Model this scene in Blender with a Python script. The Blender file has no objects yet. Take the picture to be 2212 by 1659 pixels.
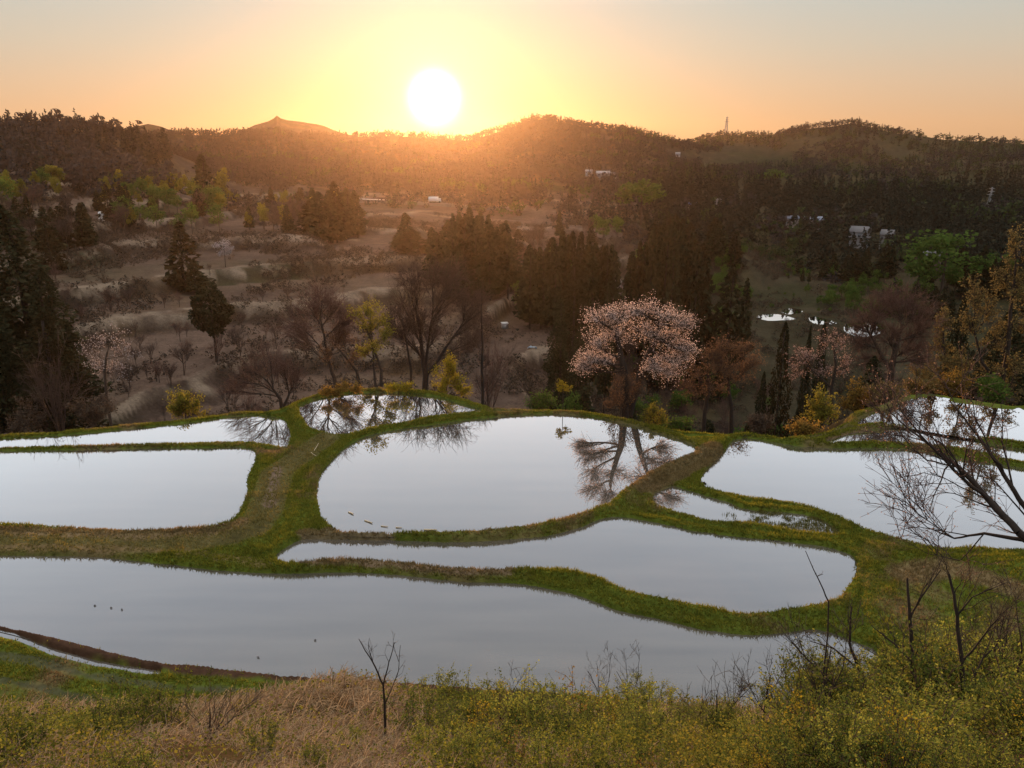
import bpy, math, random
import numpy as np
from mathutils import Vector, Matrix

# ------------------------------------------------------------------ camera, sky, sun, exposure
scn = bpy.context.scene
COL = scn.collection
PITCH = math.radians(16.2)
CAMZ = 22.0
FP = 1702.0                    # focal length in units of a 2212 wide picture
CX, CY = 1106.0, 829.5
cam_d = bpy.data.cameras.new('camera')
cam = bpy.data.objects.new('camera', cam_d); COL.objects.link(cam)
cam.location = (0, 0, CAMZ)
cam.rotation_euler = (math.pi/2 - PITCH, 0, 0)
cam_d.sensor_width = 36.0
cam_d.lens = 36.0*FP/2212.0
cam_d.clip_start = 0.1; cam_d.clip_end = 20000
scn.camera = cam

SUN_EL = math.radians(3.75); SUN_AZ = math.radians(-5.3)   # azimuth from +Y, negative to the left
SUND = Vector((math.sin(SUN_AZ)*math.cos(SUN_EL), math.cos(SUN_AZ)*math.cos(SUN_EL), math.sin(SUN_EL)))
world = bpy.data.worlds.new('World'); scn.world = world; world.use_nodes = True
def build_world():
    nt = world.node_tree; nt.nodes.clear(); N = nt.nodes; L = nt.links
    out = N.new('ShaderNodeOutputWorld'); bg = N.new('ShaderNodeBackground')
    sky = N.new('ShaderNodeTexSky'); sky.sky_type = 'NISHITA'; sky.sun_disc = False
    sky.sun_elevation = SUN_EL; sky.sun_rotation = SUN_AZ
    sky.altitude = 200; sky.air_density = 1.0; sky.dust_density = 3.0; sky.ozone_density = 1.0
    bg.inputs['Strength'].default_value = 0.067
    tc = N.new('ShaderNodeTexCoord')
    nrm = N.new('ShaderNodeVectorMath'); nrm.operation = 'NORMALIZE'
    L.new(tc.outputs['Generated'], nrm.inputs[0])
    sep = N.new('ShaderNodeSeparateXYZ'); L.new(nrm.outputs[0], sep.inputs[0])
    # spring dusk air: bands of colour by elevation, zenith raised as added fill light
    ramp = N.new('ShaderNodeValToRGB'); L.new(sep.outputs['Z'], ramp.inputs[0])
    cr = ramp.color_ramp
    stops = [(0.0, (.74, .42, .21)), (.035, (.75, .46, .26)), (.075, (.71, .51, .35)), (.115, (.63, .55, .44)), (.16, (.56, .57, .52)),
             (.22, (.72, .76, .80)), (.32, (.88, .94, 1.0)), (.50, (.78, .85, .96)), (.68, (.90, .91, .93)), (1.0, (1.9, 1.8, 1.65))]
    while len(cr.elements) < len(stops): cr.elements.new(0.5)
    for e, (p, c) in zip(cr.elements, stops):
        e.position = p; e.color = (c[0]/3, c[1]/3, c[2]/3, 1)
    mix = N.new('ShaderNodeMix'); mix.data_type = 'RGBA'; mix.blend_type = 'ADD'
    mix.inputs['Factor'].default_value = 1.0
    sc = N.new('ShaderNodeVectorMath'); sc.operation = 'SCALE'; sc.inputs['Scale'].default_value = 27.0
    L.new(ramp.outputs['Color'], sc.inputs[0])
    sn = N.new('ShaderNodeVectorMath'); sn.operation = 'SCALE'; sn.inputs['Scale'].default_value = 0.12
    L.new(sky.outputs[0], sn.inputs[0])
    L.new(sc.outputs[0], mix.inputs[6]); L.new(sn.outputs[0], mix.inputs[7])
    # aureole of the low sun: angle to the sun in radians
    dot = N.new('ShaderNodeVectorMath'); dot.operation = 'DOT_PRODUCT'
    L.new(nrm.outputs[0], dot.inputs[0]); dot.inputs[1].default_value = SUND
    ac = N.new('ShaderNodeMath'); ac.operation = 'ARCCOSINE'; L.new(dot.outputs['Value'], ac.inputs[0])
    def lobe(width, power, col, prev):
        d = N.new('ShaderNodeMath'); d.operation = 'DIVIDE'; L.new(ac.outputs[0], d.inputs[0]); d.inputs[1].default_value = width
        p = N.new('ShaderNodeMath'); p.operation = 'POWER'; L.new(d.outputs[0], p.inputs[0]); p.inputs[1].default_value = power
        m = N.new('ShaderNodeMath'); m.operation = 'MULTIPLY'; L.new(p.outputs[0], m.inputs[0]); m.inputs[1].default_value = -1
        e = N.new('ShaderNodeMath'); e.operation = 'EXPONENT'; L.new(m.outputs[0], e.inputs[0])
        s = N.new('ShaderNodeVectorMath'); s.operation = 'SCALE'; s.inputs[0].default_value = col; L.new(e.outputs[0], s.inputs['Scale'])
        a = N.new('ShaderNodeVectorMath'); a.operation = 'ADD'; L.new(prev, a.inputs[0]); L.new(s.outputs[0], a.inputs[1])
        return a.outputs[0]
    o = mix.outputs[2]
    o = lobe(0.0215, 2.6, (60, 58, 46), o)
    o = lobe(0.066, 2.0, (1.3, 2.5, 1.3), o)
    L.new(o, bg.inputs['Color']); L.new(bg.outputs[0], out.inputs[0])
build_world()
sun_d = bpy.data.lights.new('sun', 'SUN'); sun_d.energy = 5.0; sun_d.angle = math.radians(0.53); sun_d.color = (1.0, .50, .21)
sun = bpy.data.objects.new('sun', sun_d); COL.objects.link(sun)
sun.rotation_euler = (-SUND).to_track_quat('-Z', 'Y').to_euler()
sun.location = SUND*500
scn.view_settings.view_transform = 'Standard'; scn.view_settings.look = 'None'
scn.view_settings.exposure = 0.6; scn.view_settings.gamma = 1.0
scn.render.engine = 'CYCLES'
scn.cycles.max_bounces = 6; scn.cycles.diffuse_bounces = 2; scn.cycles.glossy_bounces = 3
scn.cycles.transmission_bounces = 3; scn.cycles.volume_bounces = 0; scn.cycles.transparent_max_bounces = 6
scn.cycles.caustics_reflective = False; scn.cycles.caustics_refractive = False
scn.cycles.sample_clamp_indirect = 4.0

# ------------------------------------------------------------------ maths helpers
RS = np.random.RandomState
def ray(px, py):
    u = (np.asarray(px, float)-CX)/FP; v = (CY-np.asarray(py, float))/FP
    c, s = math.cos(PITCH), math.sin(PITCH)
    return u, c+v*s, -s+v*c
def on_plane(px, py, z):
    x, y, w = ray(px, py); t = (z-CAMZ)/w
    return x*t, y*t
def az_tan(px, py):            # azimuth and tan(elevation) of a sight line
    x, y, w = ray(px, py)
    return np.arctan2(x, y), w/np.hypot(x, y)
def at_dist(px, D, py=600):    # point on the ground plan at horizontal distance D under the sight line
    a, _ = az_tan(px, py); return D*np.sin(a), D*np.cos(a)
def z_at(px, py, D):
    return CAMZ + D*az_tan(px, py)[1]
def hash2(ix, iy, seed):
    h = (ix.astype(np.int64)*374761393 + iy.astype(np.int64)*668265263 + seed*1274126177) & 0xffffffff
    h = ((h ^ (h >> 13))*1274126177) & 0xffffffff
    h = (h ^ (h >> 16)) & 0xffffffff
    return h/4294967295.0
def vnoise(x, y, seed=0):
    ix = np.floor(x); iy = np.floor(y); fx = x-ix; fy = y-iy
    fx = fx*fx*(3-2*fx); fy = fy*fy*(3-2*fy)
    a = hash2(ix, iy, seed); b = hash2(ix+1, iy, seed); c = hash2(ix, iy+1, seed); d = hash2(ix+1, iy+1, seed)
    return (a*(1-fx)+b*fx)*(1-fy)+(c*(1-fx)+d*fx)*fy
def fbm(x, y, seed=0, octv=4):
    s = 0; a = 1; t = 0
    for k in range(octv):
        s = s+a*(vnoise(x*2**k, y*2**k, seed+k*17)*2-1); t += a; a *= .5
    return s/t
def sstep(a, b, x):
    t = np.clip((x-a)/(b-a), 0, 1); return t*t*(3-2*t)

# ------------------------------------------------------------------ ponds (outlines seen in the picture, laid on their own water level)
PONDS = {
 'A': (.12, [(-260,962),(0,948),(104,942),(215,933),(312,923),(417,912),(503,900),(555,897),(590,900),(614,907),(625,925),(629,938),(623,959),(614,965),(573,958),(521,953),(451,955),(312,960),(173,964),(0,968),(-260,978)]),
 'B': (.12, [(-260,985),(0,974),(208,971),(347,968),(486,967),(521,967),(545,971),(553,980),(550,997),(540,1018),(533,1039),(535,1060),(524,1088),(507,1115),(469,1131),(417,1139),(312,1144),(243,1143),(139,1137),(69,1133),(0,1130),(-260,1120)]),
 'C': (.38, [(644,882),(653,873),(687,861),(722,853),(764,849),(812,848),(861,849),(906,852),(948,858),(983,868),(1017,878),(1043,887),(1017,889),(965,894),(913,902),(861,913),(809,921),(774,931),(743,937),(715,935),(687,928),(667,920),(653,902)]),
 'D': (.3, [(1323,909),(1278,901),(1208,895),(1139,896),(1070,901),(1000,908),(931,918),(861,927),(809,937),(774,949),(743,968),(722,989),(698,1017),(687,1041),(684,1069),(689,1097),(701,1121),(729,1142),(757,1147),(826,1149),(931,1147),(1035,1145),(1122,1135),(1191,1123),(1243,1111),(1288,1093),(1312,1087),(1340,1061),(1385,1030),(1427,1006),(1472,985),(1493,978),(1503,969),(1498,962),(1479,954),(1427,938),(1375,921)]),
 'E': (.12, [(597,1200),(620,1181),(655,1166),(750,1166),(900,1169),(990,1171),(1100,1165),(1180,1158),(1250,1140),(1280,1127),(1320,1117),(1370,1120),(1430,1131),(1500,1147),(1600,1160),(1700,1170),(1780,1180),(1820,1192),(1840,1200),(1849,1217),(1847,1243),(1826,1272),(1812,1290),(1775,1301),(1700,1313),(1640,1320),(1580,1318),(1481,1299),(1442,1291),(1373,1278),(1321,1257),(1269,1235),(1199,1226),(1130,1223),(1078,1228),(1026,1227),(956,1222),(852,1211),(782,1205),(713,1206),(650,1212),(610,1210)]),
 'F': (0.0, [(-260,1200),(0,1200),(139,1201),(243,1206),(312,1214),(382,1221),(451,1230),(521,1235),(625,1239),(713,1236),(817,1239),(887,1244),(991,1256),(1060,1258),(1130,1262),(1217,1278),(1269,1293),(1338,1319),(1407,1334),(1481,1351),(1513,1359),(1583,1369),(1635,1372),(1687,1368),(1729,1361),(1756,1359),(1791,1366),(1826,1378),(1861,1392),(1892,1406),(1895,1437),(1850,1480),(1760,1520),(1700,1545),(1620,1555),(1548,1546),(1407,1517),(1338,1508),(1234,1498),(1130,1488),(1060,1486),(1026,1482),(921,1475),(817,1468),(729,1463),(625,1456),(555,1449),(486,1442),(417,1434),(347,1427),(278,1415),(208,1397),(139,1380),(69,1364),(0,1347),(-260,1290)]),
 'G': (.02, [(1527,1014),(1555,986),(1572,962),(1583,951),(1604,947),(1628,948),(1670,955),(1722,963),(1791,967),(1895,967),(1965,970),(2034,984),(2104,995),(2212,1010),(2420,1040),(2440,1190),(2212,1184),(2104,1180),(2034,1180),(1965,1166),(1913,1152),(1861,1136),(1826,1120),(1774,1100),(1722,1086),(1687,1081),(1618,1072),(1565,1061),(1528,1050),(1512,1036)]),
 'H': (.10, [(1410,1072),(1420,1063),(1444,1053),(1458,1051),(1493,1061),(1538,1075),(1576,1085),(1604,1098),(1653,1104),(1705,1107),(1746,1113),(1774,1122),(1800,1138),(1815,1150),(1785,1153),(1722,1145),(1653,1131),(1600,1126),(1541,1124),(1496,1113),(1444,1099),(1417,1089)]),
 'I': (.3, [(1958,865),(1986,858),(2013,857),(2052,863),(2104,873),(2173,880),(2212,884),(2420,895),(2420,975),(2212,953),(2139,944),(2069,936),(2000,924),(1948,915),(1895,913),(1860,917),(1852,910),(1861,900),(1913,882)]),
 'J': (.15, [(1781,953),(1819,941),(1861,931),(1913,924),(1965,927),(2034,939),(2139,957),(2212,970),(2420,1000),(2420,1025),(2212,996),(2139,979),(2069,965),(2000,957),(1930,953),(1861,952),(1809,955)]),
 'K': (-.03, [(-100,1338),(0,1362),(45,1374),(104,1397),(174,1417),(243,1433),(295,1441),(347,1451),(312,1453),(243,1444),(174,1431),(104,1410),(45,1386),(0,1373),(-100,1354)]),
}
FARPONDS = {
 'L1': (-33.5, [(1637,686),(1649,681),(1680,680),(1717,690),(1687,692),(1659,693)]),
 'L2': (-33.5, [(1689,674),(1701,667),(1722,668),(1733,673),(1718,678),(1699,679)]),
 'L3': (-33.5, [(1749,688),(1760,685),(1777,688),(1805,699),(1770,701),(1756,697)]),
 'L4': (-33.5, [(1829,702),(1861,698),(1906,700),(1902,719),(1861,728),(1829,719)]),
 'L5': (-33.5, [(1650,653),(1655,651),(1663,652),(1658,655)]),
}
PADS = [  # dry land between ponds: level, outline
 (.40, [(560,975),(600,975),(640,960),(640,900),(700,945),(745,950),(690,1000),(668,1050),(665,1110),(690,1150),(650,1160),(600,1185),(560,1190),(520,1165),(500,1140),(535,1100),(560,1020)]),
 (.26, [(-260,1140),(0,1142),(140,1148),(312,1156),(480,1150),(560,1150),(640,1170),(585,1205),(640,1222),(560,1218),(420,1205),(300,1190),(120,1180),(-260,1178)]),
 (.55, [(1490,945),(1550,945),(1640,945),(1780,945),(1700,950),(1620,940),(1570,948),(1545,975),(1520,965)]),
 (.4, [(1870,1175),(1960,1185),(2100,1200),(2440,1205),(2440,1420),(2100,1420),(1950,1400),(1880,1340),(1870,1270),(1880,1220)]),
 (.3, [(1790,1165),(1850,1160),(1960,1185),(1900,1200),(1850,1185)]),
]
def catmull(pts, n=4):
    P = np.array(pts, float); m = len(P); out = []
    for i in range(m):
        p0, p1, p2, p3 = P[i-1], P[i], P[(i+1) % m], P[(i+2) % m]
        for k in range(n):
            t = k/n
            out.append(.5*((2*p1)+(-p0+p2)*t+(2*p0-5*p1+4*p2-p3)*t*t+(-p0+3*p1-3*p2+p3)*t**3))
    return np.array(out)
def outline(level, pts, crest, n=3):
    P = catmull(pts, n)
    nx = np.roll(P, -1, 0)-np.roll(P, 1, 0)
    area = np.sum(P[:, 0]*np.roll(P[:, 1], -1)-np.roll(P[:, 0], -1)*P[:, 1])
    nrm = np.stack([nx[:, 1], -nx[:, 0]], 1)*(1 if area > 0 else -1)
    nrm /= np.linalg.norm(nrm, axis=1)[:, None]+1e-9
    w = np.clip(nrm[:, 1]*1.6+.1, 0, 1)        # outline facing the viewer is the crest of the near bank
    X, Y = on_plane(P[:, 0], P[:, 1], level+crest*w)
    return np.stack([X, Y], 1)
def sdf(poly, X, Y, reach=6.0):
    """signed distance (negative inside); far points get a big number"""
    out = np.full(X.shape, 1e3)
    lo = poly.min(0)-reach; hi = poly.max(0)+reach
    m = (X > lo[0]) & (X < hi[0]) & (Y > lo[1]) & (Y < hi[1])
    if not m.any(): return out
    x = X[m]; y = Y[m]
    d2 = np.full(x.shape, 1e9); ins = np.zeros(x.shape, bool)
    n = len(poly)
    for i in range(n):
        ax, ay = poly[i]; bx, by = poly[(i+1) % n]
        ex, ey = bx-ax, by-ay; L2 = ex*ex+ey*ey+1e-12
        t = np.clip(((x-ax)*ex+(y-ay)*ey)/L2, 0, 1)
        dx = x-ax-t*ex; dy = y-ay-t*ey
        d2 = np.minimum(d2, dx*dx+dy*dy)
        if ay != by:
            c = ((ay > y) != (by > y)) & (x < (bx-ax)*(y-ay)/(by-ay)+ax)
            ins ^= c
    d = np.sqrt(d2); out[m] = np.where(ins, -d, d)
    return out
CRS = {'A': .12, 'K': .12, 'B': .16}
POLY = {k: (lv, outline(lv, p, CRS.get(k, .2))) for k, (lv, p) in PONDS.items()}
FPOLY = {k: (lv, outline(lv, p, 0.0)) for k, (lv, p) in FARPONDS.items()}
PADP = [(lv, outline(lv, p, 0.0, 2)) for lv, p in PADS]

# ------------------------------------------------------------------ the lie of the land
FAREDGE = [(-300,958),(0,940),(215,925),(417,903),(530,890),(600,885),(640,868),(700,850),(770,841),(860,841),(930,847),(1000,865),(1060,880),(1140,885),(1230,887),(1320,899),(1400,916),(1480,932),(1550,938),(1640,941),(1700,944),(1790,932),(1850,902),(1910,877),(1960,856),(2030,852),(2212,876),(2440,892)]
fe = np.array(FAREDGE, float)
fex, fey = on_plane(fe[:, 0], fe[:, 1], .62)
FE_AZ = np.arctan2(fex, fey); FE_D = np.hypot(fex, fey)
TD = np.array([60, 75, 95, 120, 150, 180, 210, 250, 320, 450, 600, 800, 1100, 1650.])
TX = np.array([-300, 0, 300, 600, 900, 1200, 1500, 1800, 2100, 2500.])
TZ = np.array([
 [ -3,  -3,  -3,  -3,  -3,  -3,  -4,  -4,  -2,  -2],
 [ -8,  -9, -10, -10, -10,  -9, -11, -11,  -6,  -5],
 [-12, -14, -16, -17, -17, -16, -21, -19, -12, -10],
 [-13, -14, -16, -16, -17, -19, -27, -25, -18, -14],
 [-10, -11, -13, -14, -15, -19, -33, -34, -24, -20],
 [ -8,  -9, -11, -12, -13, -18, -36, -38, -32, -26],
 [ -5,  -6,  -8,  -9, -10, -16, -36, -38, -34, -30],
 [ -1,  -2,  -5,  -5,  -6, -14, -32, -36, -36, -32],
 [  6,   5,   0,  -3,  -4, -12, -24, -33, -33, -30],
 [ 18,  17,  10,  -2,  -4,  -8, -15, -24, -22, -20],
 [ 26,  25,  14,   4,   0,  -2,  -5, -10,  -8,  -6],
 [ 22,  22,  18,  12,   8,  12,   6,   6,  12,  12],
 [ 10,  10,  14,  20,  20,  24,  16,  20,  24,  24],
 [-20, -20, -20, -20, -20, -20, -20, -20, -20, -20]], float)
TAZ = np.arctan((TX-CX)/FP/1.0)
def table(az, D):
    ld = np.log(np.clip(D, TD[0], TD[-1])); lt = np.log(TD)
    j = np.clip(np.searchsorted(lt, ld)-1, 0, len(lt)-2); t = (ld-lt[j])/(lt[j+1]-lt[j])
    a = np.clip(az, TAZ[0], TAZ[-1])
    i = np.clip(np.searchsorted(TAZ, a)-1, 0, len(TAZ)-2); s = (a-TAZ[i])/(TAZ[i+1]-TAZ[i])
    s = s*s*(3-2*s)
    return (TZ[j, i]*(1-s)+TZ[j, i+1]*s)*(1-t)+(TZ[j+1, i]*(1-s)+TZ[j+1, i+1]*s)*t
RIDGES = [
 (620, .20, [(-400,300),(-200,290),(0,292),(60,283),(150,283),(210,292),(300,306),(345,322),(420,352),(520,420),(560,470)]),
 (1000, .17, [(100,310),(330,294),(520,290),(700,298),(840,294),(930,298),(1010,302),(1060,290),(1110,274),(1150,261),(1190,259),(1240,270),(1350,284),(1420,301),(1460,312),(1490,316),(1530,330),(1600,350)]),
 (1150, .17, [(1350,340),(1440,322),(1485,313),(1520,298),(1560,290),(1620,294),(1670,297),(1710,284),(1760,277),(1800,273),(1840,266),(1880,274),(1930,287),(1990,293),(2040,301),(2120,305),(2212,311),(2500,320),(2900,330)]),
 (1350, .12, [(100,330),(200,300),(270,276),(320,268),(350,274),(400,292),(480,296),(520,286),(550,271),(580,263),(592,256),(598,250),(606,256),(620,260),(660,265),(700,272),(740,288),(800,300),(900,330)]),
]
RG = []
for Dr, sl, pts in RIDGES:
    p = np.array(pts, float); a, te = az_tan(p[:, 0], p[:, 1])
    RG.append((Dr, sl, a, CAMZ+Dr*te))
def smax(a, b, k):
    h = np.clip(.5+.5*(a-b)/k, 0, 1); return b*(1-h)+a*h+k*h*(1-h)
NEAR_D = [0, 3, 6, 8, 10, 12, 14, 16, 18, 20, 22, 24, 26, 28, 30, 200]
NEAR_Z = [20.4, 18.9, 16.6, 15.0, 13.5, 12.1, 10.7, 8.7, 6.4, 4.3, 2.6, 1.3, .45, .2, .15, .15]
MOUND = at_dist(690, 13.5, 1480)
def height(X, Y, want_zone=False):
    X = np.asarray(X, float); Y = np.asarray(Y, float)
    D = np.hypot(X, Y); az = np.arctan2(X, Y)
    # valley and hills
    v = table(az, D)
    for Dr, sl, a, zz in RG:
        zr = np.interp(az, a, zz, left=-60, right=-60)
        zr = zr-50*sstep(0, .25, a[0]-az)-50*sstep(0, .25, az-a[-1])
        dd = np.sqrt((D-Dr)**2+20**2)-20
        v = smax(v, zr-sl*dd*(1+.25*fbm(X/160, Y/160, 5, 2)), 8.0*Dr/1000)
    n1 = fbm(X/140, Y/140, 3, 4); n2 = fbm(X/28, Y/28, 9, 3)
    away = np.ones_like(D)
    for Dr, sl, a, zz in RG: away = np.minimum(away, np.clip(np.abs(D-Dr)/200+.06, 0, 1))
    amp = sstep(280, 500, D)*away
    v = v+amp*(10*n1)+sstep(90, 140, D)*1.1*n2
    # terraced fields in the valley
    band = sstep(105, 135, D)*(1-sstep(300, 420, D))
    vv = v+1.2*fbm(X/40, Y/40, 21, 2); k = np.floor(vv/3.6); fr = vv/3.6-k
    vt = 3.6*(k+sstep(.80, .97, fr)*1.0)+.25*fr
    v = v*(1-band)+vt*band
    # pond shelf
    Df = np.interp(az, FE_AZ, FE_D)
    near = np.interp(np.maximum(Y, .35*D), NEAR_D, NEAR_Z)
    near = near+(.75+.4*fbm(X/3, Y/3, 31, 3))*np.exp(-(((X-MOUND[0])/2.4)**2+((Y-MOUND[1])/2.4)**2))+0.7*sstep(.28, .62, az)*sstep(24, 14, D)*sstep(5, 10, D)
    near = near+sstep(26, 18, D)*.25*fbm(X/2.2, Y/2.2, 33, 3)
    shelf = sstep(-.5, .5, Df-D)
    base = np.where(D < Df, near, -1e3)
    fall = .55-.62*np.maximum(D-Df, 0)-.004*np.maximum(D-Df, 0)**2
    land = np.where(D < Df, near, np.maximum(v, fall))
    nearm = D < 90
    zone = np.zeros(X.shape)
    if nearm.any():
        xn = X[nearm]; yn = Y[nearm]; ln = land[nearm].copy(); zn = zone[nearm]
        wob = .10*fbm(xn/.9, yn/.9, 41, 3)+.05*fbm(xn/.25, yn/.25, 43, 2)
        for lv, p in PADP:
            d = sdf(p, xn, yn)
            ln = np.maximum(ln, np.where(d < 6, lv-np.maximum(d, 0)*.7, -1e3))
        ds = []
        for kk, (lv, p) in POLY.items():
            d = sdf(p, xn, yn, 9.0)+wob*(.35 if kk in 'KF' else .7); ds.append((lv, d, kk))
            wdt = .55 if kk != 'K' else .3
            cr = CRS.get(kk, .2)
            ln = np.maximum(ln, np.where(d < 8, lv+cr-np.maximum(d-wdt, 0)*.8, -1e3))
        for lv, d, kk in ds:
            ln = np.where(d > 0, np.minimum(ln, lv+.02+2.0*d), np.minimum(lv+.9*d, lv-.05))if False else np.where(d > 0, np.minimum(ln, lv+.02+2.0*d), lv-np.minimum(.35, .02-.9*d))
        bumps = .05*fbm(xn/.5, yn/.5, 51, 3)+.05*fbm(xn/2.0, yn/2.0, 52, 2)
        land[nearm] = ln+bumps
    fm = (D > 180) & (D < 420) & (az > 0)
    if fm.any():
        xn = X[fm]; yn = Y[fm]; ln = land[fm]
        dmin = np.full(xn.shape, 1e3)
        for kk, (lv, p) in FPOLY.items(): dmin = np.minimum(dmin, sdf(p, xn, yn, 30.0))
        dmin = dmin+.7*fbm(xn/5, yn/5, 77, 2); w = sstep(28, 7, dmin); ln = ln*(1-w)+(-33.55+.3*sstep(0, 1.5, dmin))*w
        land[fm] = ln
    return land

# ------------------------------------------------------------------ mesh and object helpers
def mk(name, V, faces, mat=None, parent=None, smooth=False, colors=None, link=True):
    """faces: list of (n,k) int arrays"""
    faces = [np.asarray(f, np.int32) for f in (faces if isinstance(faces, list) else [faces]) if len(f)]
    me = bpy.data.meshes.new(name)
    V = np.asarray(V, np.float32); me.vertices.add(len(V)); me.vertices.foreach_set('co', V.ravel())
    loops = np.concatenate([f.ravel() for f in faces]); tot = np.concatenate([np.full(len(f), f.shape[1], np.int32) for f in faces])
    st = np.concatenate([[0], np.cumsum(tot)[:-1]]).astype(np.int32)
    me.loops.add(len(loops)); me.loops.foreach_set('vertex_index', loops)
    me.polygons.add(len(tot)); me.polygons.foreach_set('loop_start', st); me.polygons.foreach_set('loop_total', tot)
    if smooth: me.polygons.foreach_set('use_smooth', np.ones(len(tot), bool))
    if colors is not None:
        ca = me.color_attributes.new('tint', 'FLOAT_COLOR', 'POINT')
        c4 = np.concatenate([colors, np.ones((len(colors), 1))], 1).astype(np.float32)
        ca.data.foreach_set('color', c4.ravel())
    me.update(calc_edges=True)
    if mat is not None:
        for m in (mat if isinstance(mat, (list, tuple)) else [mat]): me.materials.append(m)
    ob = bpy.data.objects.new(name, me)
    if link: COL.objects.link(ob)
    if parent is not None: ob.parent = parent
    return ob
def empty(name, loc=(0, 0, 0), rz=0):
    o = bpy.data.objects.new(name, None); o.empty_display_size = .2; COL.objects.link(o)
    o.location = loc; o.rotation_euler = (0, 0, rz); return o
def tag(o, label=None, cat=None, group=None, kind=None):
    if label: o['label'] = label
    if cat: o['category'] = cat
    if group: o['group'] = group
    if kind: o['kind'] = kind
    return o
def copy_thing(o, loc=None, rz=0, scale=None, label=None, cat=None, group=None):
    r = o.copy(); COL.objects.link(r)
    if loc is not None: r.location = loc
    r.rotation_euler = (0, 0, rz)
    if scale is not None: r.scale = scale
    for ch in o.children:
        c = ch.copy(); COL.objects.link(c); c.parent = r
        for g in ch.children:
            d = g.copy(); COL.objects.link(d); d.parent = c
    if label: r['label'] = label
    if cat: r['category'] = cat
    if group: r['group'] = group
    return r

# ------------------------------------------------------------------ materials
def newmat(name):
    m = bpy.data.materials.new(name); m.use_nodes = True; nt = m.node_tree; nt.nodes.clear()
    out = nt.nodes.new('ShaderNodeOutputMaterial'); return m, nt, out
def vary(nt, c1, c2, scale=3.0, island=True, objrand=.0):
    """colour that wanders between c1 and c2"""
    N = nt.nodes; L = nt.links
    tc = N.new('ShaderNodeTexCoord'); no = N.new('ShaderNodeTexNoise'); no.inputs['Scale'].default_value = scale; no.inputs['Detail'].default_value = 3
    L.new(tc.outputs['Object'], no.inputs['Vector'])
    fac = no.outputs['Fac']
    if island:
        g = N.new('ShaderNodeNewGeometry')
        a = N.new('ShaderNodeMath'); a.operation = 'ADD'; L.new(fac, a.inputs[0]); L.new(g.outputs['Random Per Island'], a.inputs[1])
        b = N.new('ShaderNodeMath'); b.operation = 'MULTIPLY_ADD'; L.new(a.outputs[0], b.inputs[0]); b.inputs[1].default_value = .8; b.inputs[2].default_value = -.3
        fac = b.outputs[0]
    else:
        b = N.new('ShaderNodeMath'); b.operation = 'MULTIPLY_ADD'; L.new(fac, b.inputs[0]); b.inputs[1].default_value = 2.2; b.inputs[2].default_value = -.6
        fac = b.outputs[0]
    if objrand:
        oi = N.new('ShaderNodeObjectInfo')
        c = N.new('ShaderNodeMath'); c.operation = 'MULTIPLY_ADD'; L.new(oi.outputs['Random'], c.inputs[0]); c.inputs[1].default_value = objrand; L.new(fac, c.inputs[2])
        d = N.new('ShaderNodeMath'); d.operation = 'SUBTRACT'; L.new(c.outputs[0], d.inputs[0]); d.inputs[1].default_value = objrand/2
        fac = d.outputs[0]
    mx = N.new('ShaderNodeMix'); mx.data_type = 'RGBA'; mx.clamp_factor = True
    L.new(fac, mx.inputs['Factor']); mx.inputs[6].default_value = (*c1, 1); mx.inputs[7].default_value = (*c2, 1)
    return mx.outputs[2]
def leafmat(name, c1, c2, tr=.5, scale=2.0, objrand=.4):
    m, nt, out = newmat(name); N = nt.nodes; L = nt.links
    col = vary(nt, c1, c2, scale, True, objrand)
    d = N.new('ShaderNodeBsdfDiffuse'); t = N.new('ShaderNodeBsdfTranslucent'); mx = N.new('ShaderNodeMixShader'); mx.inputs[0].default_value = tr
    L.new(col, d.inputs[0]); L.new(col, t.inputs[0]); L.new(d.outputs[0], mx.inputs[1]); L.new(t.outputs[0], mx.inputs[2]); L.new(mx.outputs[0], out.inputs[0])
    return m
def solid(name, c1, c2=None, rough=.85, scale=6.0, metal=0, spec=.3):
    m, nt, out = newmat(name); N = nt.nodes; L = nt.links
    p = N.new('ShaderNodeBsdfPrincipled'); p.inputs['Roughness'].default_value = rough; p.inputs['Metallic'].default_value = metal
    p.inputs['Specular IOR Level'].default_value = spec
    if c2 is None: c2 = tuple(c*.7 for c in c1)
    L.new(vary(nt, c1, c2, scale, False, .3), p.inputs['Base Color']); L.new(p.outputs[0], out.inputs[0]); return m
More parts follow.
